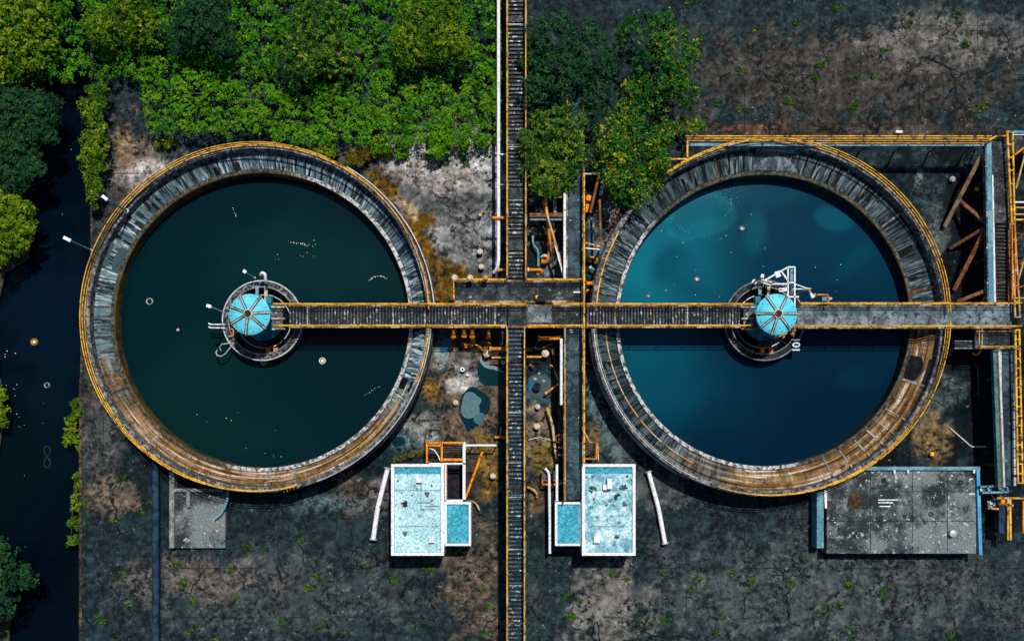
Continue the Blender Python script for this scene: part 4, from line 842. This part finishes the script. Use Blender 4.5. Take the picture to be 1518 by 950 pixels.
# ------------------------------------------------------------------ east frames
beam = thing('box_beam', 'pale blue box beam along the north east plated walkway', 'beam', P(1464,330,GZ))
MB().bar(P(1463,212,2.9), P(1467,450,2.9), .55, .5).build('web', M['bluesteel'], beam)
MB().bar(P(1459.5,214,2.96), P(1463,448,2.96), .14, .5).build('flange', M['slat_blue'], beam); MB().bar(P(1470,260,3.0), P(1474,448,3.0), .16, .3).build('flange', M['galv'], beam)
beam = thing('box_beam', 'green blue box beam with a rusty stripe beside the south east walkway', 'beam', P(1477,620,GZ))
MB().bar(P(1473.5,519,2.6), P(1481,722,2.6), .4, .5).build('web', M['greensteel'], beam); MB().bar(P(1477,519,2.66), P(1484.5,722,2.66), .12, .5).build('stripe', M['rust'], beam); MB().bar(P(1479.5,519,2.72), P(1487,722,2.72), .16, .5).build('flange', M['galv'], beam)
for x,y,x1,y1,z0,z1,w,l,m in ((1400,336,1453,233,.2,2.4,.34,'long rusty brace slanting up to the blue beam in the north east yard','wood'),(1417,293,1459,329,.6,2.5,.3,'rusty brace crossing down from the long brace to the beam','rust'),(1408,368,1459,338,.1,2.5,.26,'thin rusty brace rising from the tank rim to the beam','rust'),(1414,430,1459,342,.1,2.5,.36,'thick rusty brace from the tank rim up to the beam joint','rust'),(1419,447,1468,428,2.4,2.6,.28,'low rusty brace near the pale bridge','rust'),(1456,449,1467,431,2.4,2.6,.22,'short stub brace under the corner of the pale bridge','oldyellow')):
    solo('brace', MB().bar(P(x,y,z0), P(x1,y1,z1), w, .22), M[m], l, 'brace', P(x,y,GZ))
solo('bottle_float', MB().lathe(P(1447,281,GZ), [(0,.22),(.2,.18),(.22,0)], 12), M['amber'], 'small orange lump lying in the dark north east yard', 'debris', P(1447,281,GZ))
# ladder rails at the east edge
def rungs(label, x0a, x0b, x1a, x1b, y0, y1, z, gap, m):
    t = thing('ladder_rail', label, 'rail', P((x0a+x1a)/2,(y0+y1)/2,GZ), 'ladder like yellow rails at the east edge')
    MB().tube([P(x0a,y0,z), P(x0b,y1,z)], .09, 8).build('rail', M[m], t); MB().tube([P(x1a,y0,z), P(x1b,y1,z)], .08, 8).build('rail', M[m], t)
    n = int(abs(y1-y0)/gap); first = None
    for k in range(n+1):
        u = k/n; MB().tube([P(x0a+(x0b-x0a)*u-1.5,y0+(y1-y0)*u,z+.02), P(x1a+(x1b-x1a)*u+1.5,y0+(y1-y0)*u,z+.02)], .055, 6).build('rung', M[m], t)
    for u in (.05,.5,.95):
        p = P(x0a+(x0b-x0a)*u, y0+(y1-y0)*u, z); MB().tube([Vector((p.x,p.y,GZ)), p], .07, 6).build('leg', M['rust'], t)
rungs('ladder like yellow rail beside the dark plated walkway, north east', 1493,1500,1501,1504,195,330,3.6,18,'yellow')
rungs('ladder like amber rail between brown slatted walkway and east frames', 1498,1505,1504,1512,332,470,3.6,20,'oldyellow')
rungs('ladder like yellow rail beside the damp plated walkway, south east', 1505,1509,1511,1516,489,716,3.2,14,'yellow')
ef = thing('pipe_trestle', 'yellow pipe frame with white stub at the north east edge', 'frame', P(1512,320,GZ))
for a_,b_,m_ in (((1503,326),(1530,326),'yellow'),((1504,318),(1530,318),'oldyellow'),((1504,308),(1530,308),'oldyellow'),((1504,300),(1530,300),'white'),((1504,230),(1530,210),'amber'),((1506,280),(1524,212),'oldyellow'),((1506,358),(1524,340),'rust'),((1508,420),(1522,372),'oldyellow'),((1505,428),(1530,420),'rust'),((1505,345),(1530,352),'rust'),((1512,392),(1530,372),'rust'),((1505,442),(1530,442),'oldyellow')):
    MB().tube([P(*a_,2.8), P(*b_,2.8)], .08, 6).build('pipe', M[m_], ef)
for x,y in ((1520,326),(1520,300),(1520,218),(1519,380)):
    p = P(x,y,2.8); MB().tube([Vector((p.x,p.y,GZ)), p], .07, 6).build('leg', M['rust'], ef)
bf = thing('shed', 'small dark shed with blue roof edge at the north east edge', 'shed', P(1520,205,GZ))
MB().pbox(1494,1560,197,228,GZ,2.2).build('wall', M['conc_dark'], bf); MB().pbox(1493,1562,194,197,2.0,2.4).build('roof_edge', M['blue'], bf); MB().pbox(1500,1560,199,200.5,2.2,2.3).build('roof_seam', M['galv'], bf)
# small blue skiff-like tray, south east
tr = thing('drip_tray', 'pale blue steel tray between the grey slab and green blue beam', 'tray', P(1473,724,GZ))
MB().pbox(1453,1494,720,731,1.9,2.0).build('base', M['slat_blue'], tr)
for a_,b_ in (((1452,721),(1491,720)),((1455,730),(1494,729)),((1463,720),(1466,730)),((1491,720),(1494,729))): MB().bar(P(*a_,2.1), P(*b_,2.1), .16, .3).build('edge', M['bluesteel'], tr)
MB().bar(P(1468,731,1.0), P(1476,742,.6), .1, .1).build('strut', M['galv'], tr)
yb = thing('valve_stand', 'yellow and amber valve stand at the south east corner', 'stand', P(1490,748,GZ))
for a_,b_,m_ in (((1478,738),(1530,738),'oldyellow'),((1497,738),(1498,800),'yellow'),((1494,739),(1494,800),'oldyellow'),((1480,747),(1496,747),'rust'),((1492,749),(1502,749),'yellow'),((1484,734),(1484,738),'oldyellow'),((1464,753),(1480,754),'oldyellow'),((1517,742),(1517,790),'amber')):
    MB().bar(P(*a_,1.8), P(*b_,1.8), .16, .14).build('bar', M[m_], yb)
MB().pbox(1481,1492,749,790,1.0,1.6).build('box', M['navy'], yb); MB().pbox(1464,1478,742,754,.4,1.0).build('tank', M['slat_blue'], yb); MB().pbox(1484,1490,740,746,1.0,1.7).build('valve', M['amber'], yb)
for x,y in ((1486,738),(1515,738),(1498,790)):
    p = P(x,y,1.75); MB().tube([Vector((p.x,p.y,GZ)), p], .06, 6).build('leg', M['rust'], yb)
pipe('orange curved hose pipe below the small railed platform', [P(1442,523,1.4), P(1447,527,1.3), P(1455,519,1.6)], .1, 'amber')
pipe('thin cream bent pipe lying in the dark south east yard', [P(1408,634,GZ+.1), P(1440,662,GZ+.1), P(1461,662,GZ+.1)], .06, 'cream')
# grey roof slab with pale blue edge
rs = thing('slab_roof', 'stained grey flat roof with pale blue edging south of the teal tank', 'roof', P(1335,750,GZ))
MB().pbox(1226,1447,697,820,GZ,1.5).build('slab', M['slab'], rs)
MB().bar(P(1280,694,1.62), P(1452,694,1.62), .3, .3).build('edging', M['bluesteel'], rs); MB().bar(P(1449,697,1.64), P(1453,822,1.64), .28, .28).build('edging', M['blue'], rs)
for x in (1325,1345,1443): MB().pbox(x,x+2.5,696.5,701,1.4,1.8).build('bracket', M['white'], rs)
for x0,x1,y,z in ((1302,1332,740,1.53),(1302,1324,744,1.53),(1304,1320,749.5,1.53),(1437,1442,709,1.53),(1437,1445,731,1.53),(1434,1434.8,726,1.53)): MB().pbox(x0,x1,y,y+1.5,1.5,z).build('stripe', M['white'], rs)
blotch(1266,742,56,44,1.502,4,50).build('rust_stain', M['brownstain'], rs)
blotch(1232,748,24,20,1.502,9,40).build('rust_stain', M['brownstain'], rs)
for x in (1290,1352,1404): MB().pbox(x,x+.9,699,818,1.5,1.507).build('joint', M['black'], rs)
for y in (728,772): MB().pbox(1228,1445,y,y+.9,1.5,1.506).build('joint', M['black'], rs)
for x,y in ((1310,712),(1380,762),(1424,715)): MB().lathe(P(x,y,1.5), [(0,.05),(.2,.05),(.24,0)], 16).build('drain', M['conc_dark'], rs)
MB().lathe(P(1410,790,1.5), [(0,.5),(.3,.45),(.3,0)], 16).build('vent', M['galv'], rs)
bs = thing('gate_post', 'wide blue post with white pipe at the corner of the stained grey roof', 'post', P(1218,745,GZ))
MB().pbox(1211,1221,728,812,GZ,1.3).build('panel', M['bluesteel'], bs); MB().bar(P(1223,726,1.4), P(1224.5,753,1.4), .22, .2).build('pipe', M['white'], bs)
# corner basin and black pipe, south west
bb = thing('corner_basin', 'grey green sunken basin with curved blue edge by the dark tank foot', 'basin', P(290,740,GZ))
MB().pbox(252,334,729,812,GZ,.2).build('slab', M['slab'], bb)
for q in ((251,258,700,812),(258,330,724,728.8),(276,281,729,752)): MB().pbox(q[0],q[1],q[2],q[3],GZ,.55).build('kerb', M['conc_mid'], bb)
ed = [P(338,728,.6), P(337,740,.6), P(333,752,.6), P(327,762,.6), P(318,769,.5)]
MB().tube(ed, .12, 8).build('edge_pipe', M['bluesteel'], bb)
pipe('thick dark blue pipe running south along the yard by the basin', [P(230,684,.3), P(231,760,.3), P(231,960,.3)], .32, 'navy', n=12)
pk = thing('pipe_bracket', 'rusty yellow bracket with white pegs at the end of the tank handrail', 'bracket', P(432,724,2.4))
for k in range(5): MB().tube([P(419+k*5,724-k*1.4,3.3), P(421+k*5,729-k*1.4,2.9)], .06, 6).build('peg', M['white' if k % 2 else 'oldyellow'], pk)
MB().tube([P(416,725,3.4), P(441,718,3.4)], .09, 8).build('rail', M['oldyellow'], pk)

# ------------------------------------------------------------------ floats
def ringfloat(label, x, y, r, m, z=0.0, inner=None, cat='float', flat=False):
    c = P(x,y,z); t = thing('float', label, cat, c, 'floats drifting on the water')
    MB().lathe(c, [(r*.62,-.03),(r*.66,.08),(r*.85,.14),(r,.06),(r,-.05)], 24).build('ring', M[m], t)
    if inner: MB().lathe(c, [(0,.1),(r*.4,.09),(r*.5,.0)], 16).build('centre', M[inner], t)
ringfloat('round cream float south east of the dome on dark tank water',478,535,.32,'float',inner='white')
ringfloat('orange round buoy alone on the canal',51,507,.34,'orangefloat',WZ,'float',cat='buoy')
ringfloat('grey thin ring float near the west side of the dark tank',222,447,.32,'hose')
ringfloat('black round float west of the drive in the dark tank',264,489,.28,'black',inner='hose')
ringfloat('pale float on teal water nearest the north rim',1100,339,.24,'hose',inner='float')
ringfloat('pale float on teal water midway between rim and bridge',1033,414,.24,'hose',inner='float')
ringfloat('small pale float on teal water close to the slatted bridge',961,439,.18,'hose',inner='hose')
ringfloat('thin grey ring adrift on the canal near the yard corner',70,571,.26,'hose',WZ)
hp = [P(391+dx,537+dy,.05) for dx,dy in ((0,4),(-3.5,0),(-3.2,-2.6),(-1.5,-3),(0,-1.4),(1.5,-3),(3.2,-2.6),(3.5,0))]
solo('float', MB().tube(hp, .09, 6, closed=True), M['hose'], 'grey heart shaped float loop just south of the dark tank well', 'float', P(391,537,0), 'floats drifting on the water')
hp = [P(70+8*math.sin(u)*math.cos(u)/(1+math.sin(u)**2)*1.6, 677+16*math.cos(u)/(1+math.sin(u)**2), WZ+.02) for u in np.linspace(0,2*math.pi,40,endpoint=False)]
solo('rope', MB().tube(hp, .035, 5, closed=True), M['wetrope'], 'figure eight loop of dull rope on the canal', 'rope', P(70,677,WZ))
fm = MB()
def specks(n, x0, x1, y0, y1, z, s):
    for _ in range(n):
        p = P(rnd.uniform(x0,x1), rnd.uniform(y0,y1), z+.012); r = s*rnd.uniform(.5,1.3); b = len(fm.v); k = 6
        for i in range(k): a = 2*math.pi*i/k; q_ = r*rnd.uniform(.6,1.2); fm.v.append(p + Vector((q_*math.cos(a), q_*math.sin(a), 0)))
        fm.face(list(range(b, b+k)))
def curve_specks(pts, n, z, s):
    for k in range(n):
        u = k/(n-1)*(len(pts)-1); i = min(int(u), len(pts)-2); f = u-i
        x = pts[i][0]*(1-f)+pts[i+1][0]*f; y = pts[i][1]*(1-f)+pts[i+1][1]*f; specks(1, x-.6,x+.6,y-.6,y+.6,z,s)
specks(16,400,470,350,385,0,.03); curve_specks([(432,360),(446,361),(456,364)],9,0,.045); curve_specks([(547,415),(553,411),(560,409),(566,409),(573,413)],14,0,.05)
specks(14,280,420,610,690,0,.035); curve_specks([(345,308),(348,315),(350,321)],5,0,.045); curve_specks([(541,585),(552,578),(562,573)],8,0,.035)
curve_specks([(1001,300),(998,320),(1005,335),(1020,345)],12,0,.022); curve_specks([(1076,320),(1085,308),(1083,295)],8,0,.025); specks(22,980,1140,300,440,0,.032); specks(6,1160,1250,380,440,0,.04)
specks(9,0,30,520,600,WZ,.05); specks(6,10,36,600,640,WZ,.04); specks(8,50,110,200,330,WZ,.03); specks(5,20,110,420,740,WZ,.03)
fo = struct('foam_flecks', fm, M['float'], 'stuff')
# grit and pale chips lying on the yard
fm = MB(); rnd = random.Random(5)
for n_,x0,x1,y0,y1,s in ((150,560,740,225,410,.06),(90,640,745,520,650,.06),(60,785,830,330,410,.07),(70,785,830,500,600,.06),(60,880,915,300,430,.07),(90,1350,1450,220,440,.06),(90,1340,1460,540,690,.06),(120,120,230,570,760,.06),(90,430,580,650,760,.06),(60,150,260,195,300,.07),(80,1050,1480,150,199,.08),(200,240,1450,770,950,.07),(100,1000,1500,0,190,.07),(70,870,1000,560,700,.06)):
    specks(int(n_*.35),x0,x1,y0,y1,GZ+.01,s*.6)
struct('grit', fm, M['conc_mid'], 'stuff')
solo('light_block', MB().pbox(1328,1338,193.5,197,GZ,.2), M['float'], 'pale cream block on brown ground north of the pipe rack', 'block', P(1333,195,GZ))

# ------------------------------------------------------------------ plants
def leaves(blobs, dens, size, seed, tint=(.1,.9), gap=.0, clump=.55):
    """blobs: centre x, y, z, radii; many small leaves in clumps spread through each lobe's outer volume"""
    rg = np.random.default_rng(seed); V = []; T = []
    for (x,y,z,rx,ry,rz) in blobs:
        off = rg.normal()*.10; lsz = size*rg.uniform(.85,1.2)
        nc = max(4, int(dens*rx*ry*3.2))
        u = rg.normal(size=(nc,3)); u /= np.linalg.norm(u,axis=1)[:,None]; u[:,2] = np.where(u[:,2] < -.25, -u[:,2], u[:,2])
        rad = rg.uniform(.55,1.08,nc)**.7
        cc = np.stack([x+u[:,0]*rx*rad, y+u[:,1]*ry*rad, z+u[:,2]*rz*rad],1)
        keep = rg.random(nc) > gap; cc = cc[keep]; u = u[keep]; nc = len(cc)
        ct = np.clip(rg.beta(1.6,2.0,nc)*(tint[1]-tint[0])+tint[0] + .10*u[:,2] + off, 0, 1)
        nl = 9
        lp = np.repeat(cc,nl,0) + rg.normal(size=(nc*nl,3))*size*clump*np.array([1.6,1.6,1.0])
        nrm = np.repeat(u,nl,0)*.6 + rg.normal(size=(nc*nl,3))*.55 + np.array([0,0,.7]); nrm /= np.linalg.norm(nrm,axis=1)[:,None]
        t1 = np.cross(nrm, rg.normal(size=nrm.shape)); t1 /= np.linalg.norm(t1,axis=1)[:,None]; t2 = np.cross(nrm,t1)
        s = (lsz*rg.uniform(.5,1.35,(len(lp),1)))*np.repeat(rg.uniform(.75,1.3,nc),nl)[:,None]
        V.append(np.stack([lp-t1*s, lp-t2*s*.5, lp+t1*s, lp+t2*s*.5],1).reshape(-1,3))
        T.append(np.clip(np.repeat(ct,nl)+rg.normal(size=nc*nl)*.13,0,1))
    return np.concatenate(V), np.concatenate(T)
def leaf_obj(name, blobs, dens, size, seed, m, parent=None, **kw):
    V, T = leaves(blobs, dens, size, seed, **kw)
    org = Vector((0,0,0)) if parent is None else parent.location
    V = V - np.array(org); n = len(V)//4
    me = bpy.data.meshes.new(name); me.vertices.add(len(V)); me.vertices.foreach_set('co', V.ravel())
    me.loops.add(len(V)); me.loops.foreach_set('vertex_index', np.arange(len(V), dtype=np.int32))
    me.polygons.add(n); me.polygons.foreach_set('loop_start', np.arange(n, dtype=np.int32)*4)
    me.update(calc_edges=True)
    a = me.attributes.new('tint', 'FLOAT', 'FACE'); a.data.foreach_set('value', T)
    me.materials.append(m); o = bpy.data.objects.new(name, me); COL.objects.link(o)
    if parent is not None: o.parent = parent
    return o
def lobes(pts, z0, h, spread=0.0, sub=3, seed=1):
    """px lobes -> world lobes with smaller side lobes so the outline is uneven"""
    q = random.Random(seed); out = []
    for x, y, r in pts:
        zc = z0 + h*q.uniform(.55,.75); c = P(x,y,zc); rr = r*U
        out.append((c.x,c.y,zc,rr*.85,rr*.85,min(h*.45,rr*.9)))
        for k in range(sub):
            a = q.uniform(0,6.283); d = rr*q.uniform(.5,.85); s = rr*q.uniform(.3,.5)
            out.append((c.x+d*math.cos(a), c.y+d*math.sin(a), zc+q.uniform(-.2,.35)*h*.5, s,s,min(s,h*.4)))
    return out
def plant(name, label, cat, pts, z0, h, m, dens=9, size=.13, seed=1, group=None, trunk=.12, sub=3, **kw):
    cx = sum(p[0] for p in pts)/len(pts); cy = sum(p[1] for p in pts)/len(pts)
    b = P(cx,cy,z0); t = thing(name, label, cat, b, group)
    bl = lobes(pts, z0, h, sub=sub, seed=seed); leaf_obj('crown', bl, dens, size, seed, M[m], t, **kw)
    tb = MB(); top = b + Vector((.1,.05,h*.55)); tb.tube([b+Vector((0,0,-.3)), b.lerp(top,.5)+Vector((.05,0,0)), top], trunk, 8, r2=trunk*.5)
    for L in bl[::max(1,len(bl)//7)]:
        e = Vector(L[:3]); st = b.lerp(top,.7); tb.tube([st, st.lerp(e,.6)+Vector((0,0,.15)), e], trunk*.5, 6, r2=trunk*.15)
    tb.build('trunk', M['bark'], t); return t
BK = WZ+.2
plant('bank_tree','dark blue green tree mass on the far canal bank, at its north end','tree',[(8,212,42),(38,222,34),(62,198,24),(18,262,34),(46,250,22),(0,240,40),(20,170,50),(60,165,35)],BK,5,'leaf_dark',dens=18,size=.115,seed=3,trunk=.3,tint=(.1,.95))
plant('bank_tree','bright yellow green round tree leaning over the canal','tree',[(10,318,32),(30,325,25),(38,345,18),(14,350,30),(4,372,24),(28,366,18),(44,310,12),(5,300,24),(-10,340,40)],BK,5,'leaf_bright',dens=22,size=.10,seed=4,trunk=.3,tint=(.15,1.0))
plant('bank_shrub','small lime shrub poking out from the far canal bank','shrub',[(0,600,13),(4,585,9),(2,625,10),(-12,610,20)],BK,2.4,'leaf_bright',dens=20,size=.1,seed=5,tint=(.3,1.0))
plant('bank_shrub','lush tall shrub strip on the quay north of the lamp posts','shrub',[(148,196,17),(136,205,17),(150,222,16),(134,228,16),(138,246,18),(150,240,13),(136,264,14),(143,280,11),(138,292,8),(139,300,6),(140,165,22),(146,140,20)],GZ,3,'leaf_bright',dens=17,size=.11,seed=6,tint=(.1,.85))
plant('bank_shrub','leafy shrub hanging off the quay wall below the tank','shrub',[(112,598,8),(116,612,9),(106,625,10),(108,640,10),(102,652,8),(114,650,8),(118,662,6)],WZ,1.8,'leaf_bright',dens=20,size=.1,seed=7,tint=(.2,.95))
plant('bank_shrub','low shrub clump on the quay wall nearest the south yard','shrub',[(115,708,6),(117,722,7),(111,735,6),(115,750,9),(112,775,11),(108,800,10)],WZ,1.6,'leaf_bright',dens=20,size=.1,seed=8,tint=(.15,.9))
plant('moss_growth','low olive weeds along the north wall of the clean roofed hut','weeds',[(584,682,4),(592,679,5),(601,677,4),(611,675,5),(620,673,4),(628,671,5)],GZ,.5,'leaf_ochre',dens=40,size=.06,seed=55,trunk=.03)
for k,(x,y,r,m,l) in enumerate(((300,40,44,'leaf_dark','dark tree rising behind the hedge, nearest the dark tank'),(470,70,52,'leaf_olive','olive tree rising behind the hedge, middle of the thicket'),(640,50,48,'leaf_bright','yellow green tree rising behind the hedge by the white pipe'),(190,30,42,'leaf_bright','lime tree rising behind the quay shrub strip'))):
    plant('tree', l, 'tree', [(x,y,r),(x-r*.6,y+r*.4,r*.7),(x+r*.6,y+r*.3,r*.7),(x+r*.1,y-r*.7,r*.8)], GZ, 5.5, m, dens=15, size=.11, seed=70+k, group='trees behind the hedge', trunk=.25, gap=.08)
wr = random.Random(91); wb = []
for x0,x1,y0,y1,n_ in ((130,225,690,960,9),(240,560,790,960,20),(790,1480,845,960,28),(1020,1480,0,170,24),(565,740,800,960,10),(560,735,228,244,6)):
    for _ in range(n_):
        x = wr.uniform(x0,x1); y = wr.uniform(y0,y1)
        for q_ in range(wr.randint(1,4)): c = P(x+wr.gauss(0,4), y+wr.gauss(0,3), GZ+.08); r_ = wr.uniform(.12,.34); wb.append((c.x,c.y,c.z,r_,r_,.12))
wd = leaf_obj('weeds', wb, 40, .055, 92, M['leaf_olive'], None, tint=(.1,.8)); wd['kind'] = 'stuff'
# hedge along the north side
hp = []
for x in range(225,745,17):
    edge = 206 if x < 300 else (202 if x < 400 else (214 if x < 450 else (226 if x < 500 else (225 if x < 540 else (213 if x < 640 else 209)))))
    for y in range(-40, edge, 19): hp.append((x+rnd.uniform(-6,6), min(edge, y+rnd.uniform(-5,5)), rnd.uniform(9,15)))
near = [p for p in hp if p[1] > 125]; far = [p for p in hp if p[1] <= 125]
plant('hedge','dense bright green hedge along the pale yard and tank rim','hedge',near,GZ,2.6,'leaf_hedge',dens=20,size=.085,seed=9,trunk=.2,sub=2,tint=(.12,1.0))
fl = leaf_obj('undergrowth', lobes(far+[(x+rnd.uniform(-8,8), y+rnd.uniform(-8,8), 15) for x in range(60,225,22) for y in range(-60,120,24)], GZ, 2.4, sub=1, seed=10), 13, .11, 10, M['leaf_hedge'], None, tint=(0,.75)); fl['kind'] = 'stuff'
for k,(x,y,r,l,m) in enumerate(((655,212,21,'biggest round lime shrub in front of the hedge','leaf_hedge'),(684,219,9,'small round shrub at the hedge foot, next to the biggest','leaf_hedge'),(574,226,9,'small yellow green ball shrub on the pale yard edge','leaf_bright'),(557,222,13,'yellowish shrub between the ball shrub and the tank','leaf_bright'),(594,222,12,'plump lime shrub east of the ball shrub','leaf_hedge'),(520,238,15,'ochre shrub growing against the tank rim','leaf_ochre'),(537,232,12,'browning shrub at the hedge end by the ochre slime','leaf_ochre'),(249,213,7,'little lime shrub standing on the concrete beside the tank','leaf_bright'),(234,214,4,'tiny seedling shrub on the concrete north of the tank','leaf_bright'),(715,212,13,'round green shrub nearest the tall white pipe','leaf_hedge'),(480,228,18,'olive lime shrub bulging over the tank handrail','leaf_bright'))):
    plant('shrub', l, 'shrub', [(x,y,r),(x+r*.3,y-r*.3,r*.8)], GZ, max(.8, r*.09), m, dens=22, size=.10, seed=20+k, group='shrubs in front of the hedge', trunk=.06, sub=3, tint=(.25,1.0) if m != 'leaf_ochre' else (.1,.9))
plant('tree','olive green round tree overhanging the slatted walkway','tree',[(815,222,38),(796,240,30),(838,238,32),(815,262,30),(850,215,24),(795,212,26),(838,270,20),(800,275,18),(822,285,14),(785,255,16),(820,190,34),(850,180,26)],GZ,6.2,'leaf_olive',dens=19,size=.095,seed=31,trunk=.25,tint=(.1,1.0),gap=.14)
plant('tree','loose gold flecked tree between the plated walkway and teal tank','tree',[(915,225,34),(940,240,34),(960,262,24),(930,275,30),(900,255,24),(975,235,20),(950,210,30),(985,255,12),(945,293,16),(985,200,22),(900,205,30),(930,180,30)],GZ,5.6,'leaf_gold',dens=12,size=.13,seed=32,trunk=.25,tint=(.08,1.0),gap=.3,clump=1.0)
plant('shrub','sparse yellow leaved sprig at the west end of the pipe rack','shrub',[(1024,190,8),(1036,188,9),(1013,184,10)],GZ,3.0,'leaf_gold',dens=12,size=.13,seed=33,trunk=.05,tint=(.3,1),gap=.3)
plant('tree','dark leafy tree north of the olive tree','tree',[(830,120,50),(870,90,46),(820,70,46),(880,140,34)],GZ,6,'leaf_dark',dens=13,size=.12,seed=34,trunk=.3,gap=.1)
plant('tree','mixed green tree north of the gold flecked tree','tree',[(970,120,46),(1000,80,40),(950,60,44),(940,140,30),(1010,140,26)],GZ,6,'leaf_gold',dens=12,size=.125,seed=35,trunk=.3,gap=.15,tint=(0,.8))
for k,(x,y,r,m) in enumerate(((30,70,60,'leaf_bright'),(-10,880,50,'leaf_dark'))):
    plant('bank_tree', ('large spreading lime tree on the far bank, northernmost','dark bushy tree on the far bank, southernmost')[k], 'tree', [(x,y,r),(x-30,y+25,r*.8),(x+15,y-40,r*.8),(x-40,y-30,r)], BK, 5.5, m, dens=9, size=.15, seed=40+k, trunk=.3)

# ------------------------------------------------------------------ light, sky, camera
w = bpy.data.worlds.new('World'); scene.world = w; w.use_nodes = True; nt = w.node_tree
EL, AZ = 66.0, 24.0                                   # sun height, and bearing from north towards east
sky = nt.nodes.new('ShaderNodeTexSky'); sky.sky_type = 'NISHITA'; sky.sun_disc = False; sky.sun_elevation = R(EL); sky.sun_rotation = R(AZ); sky.air_density = 1.0; sky.dust_density = .6
nt.links.new(sky.outputs[0], nt.nodes['Background'].inputs[0]); nt.nodes['Background'].inputs[1].default_value = .07
sd = Vector((math.sin(R(AZ))*math.cos(R(EL)), math.cos(R(AZ))*math.cos(R(EL)), math.sin(R(EL))))
sl_ = bpy.data.lights.new('sun','SUN'); sl_.energy = 4.4; sl_.angle = R(.9); sl_.color = (1.0,.95,.87)
so = bpy.data.objects.new('sun', sl_); COL.objects.link(so); so.rotation_euler = sd.to_track_quat('Z','Y').to_euler(); so.location = sd*60
cd = bpy.data.cameras.new('camera'); co = bpy.data.objects.new('camera', cd); COL.objects.link(co)
co.location = (CAMX, CAMY, CAMH); co.rotation_euler = (0,0,0)
cd.sensor_width = 36; cd.lens = 36*CAMH/(1518*U); cd.shift_x = -6/1518; cd.shift_y = 180/1518; cd.clip_end = 2000; cd.clip_start = 1
scene.camera = co
scene.view_settings.view_transform = 'Standard'; scene.view_settings.look = 'None'; scene.view_settings.exposure = 0; scene.view_settings.gamma = 1
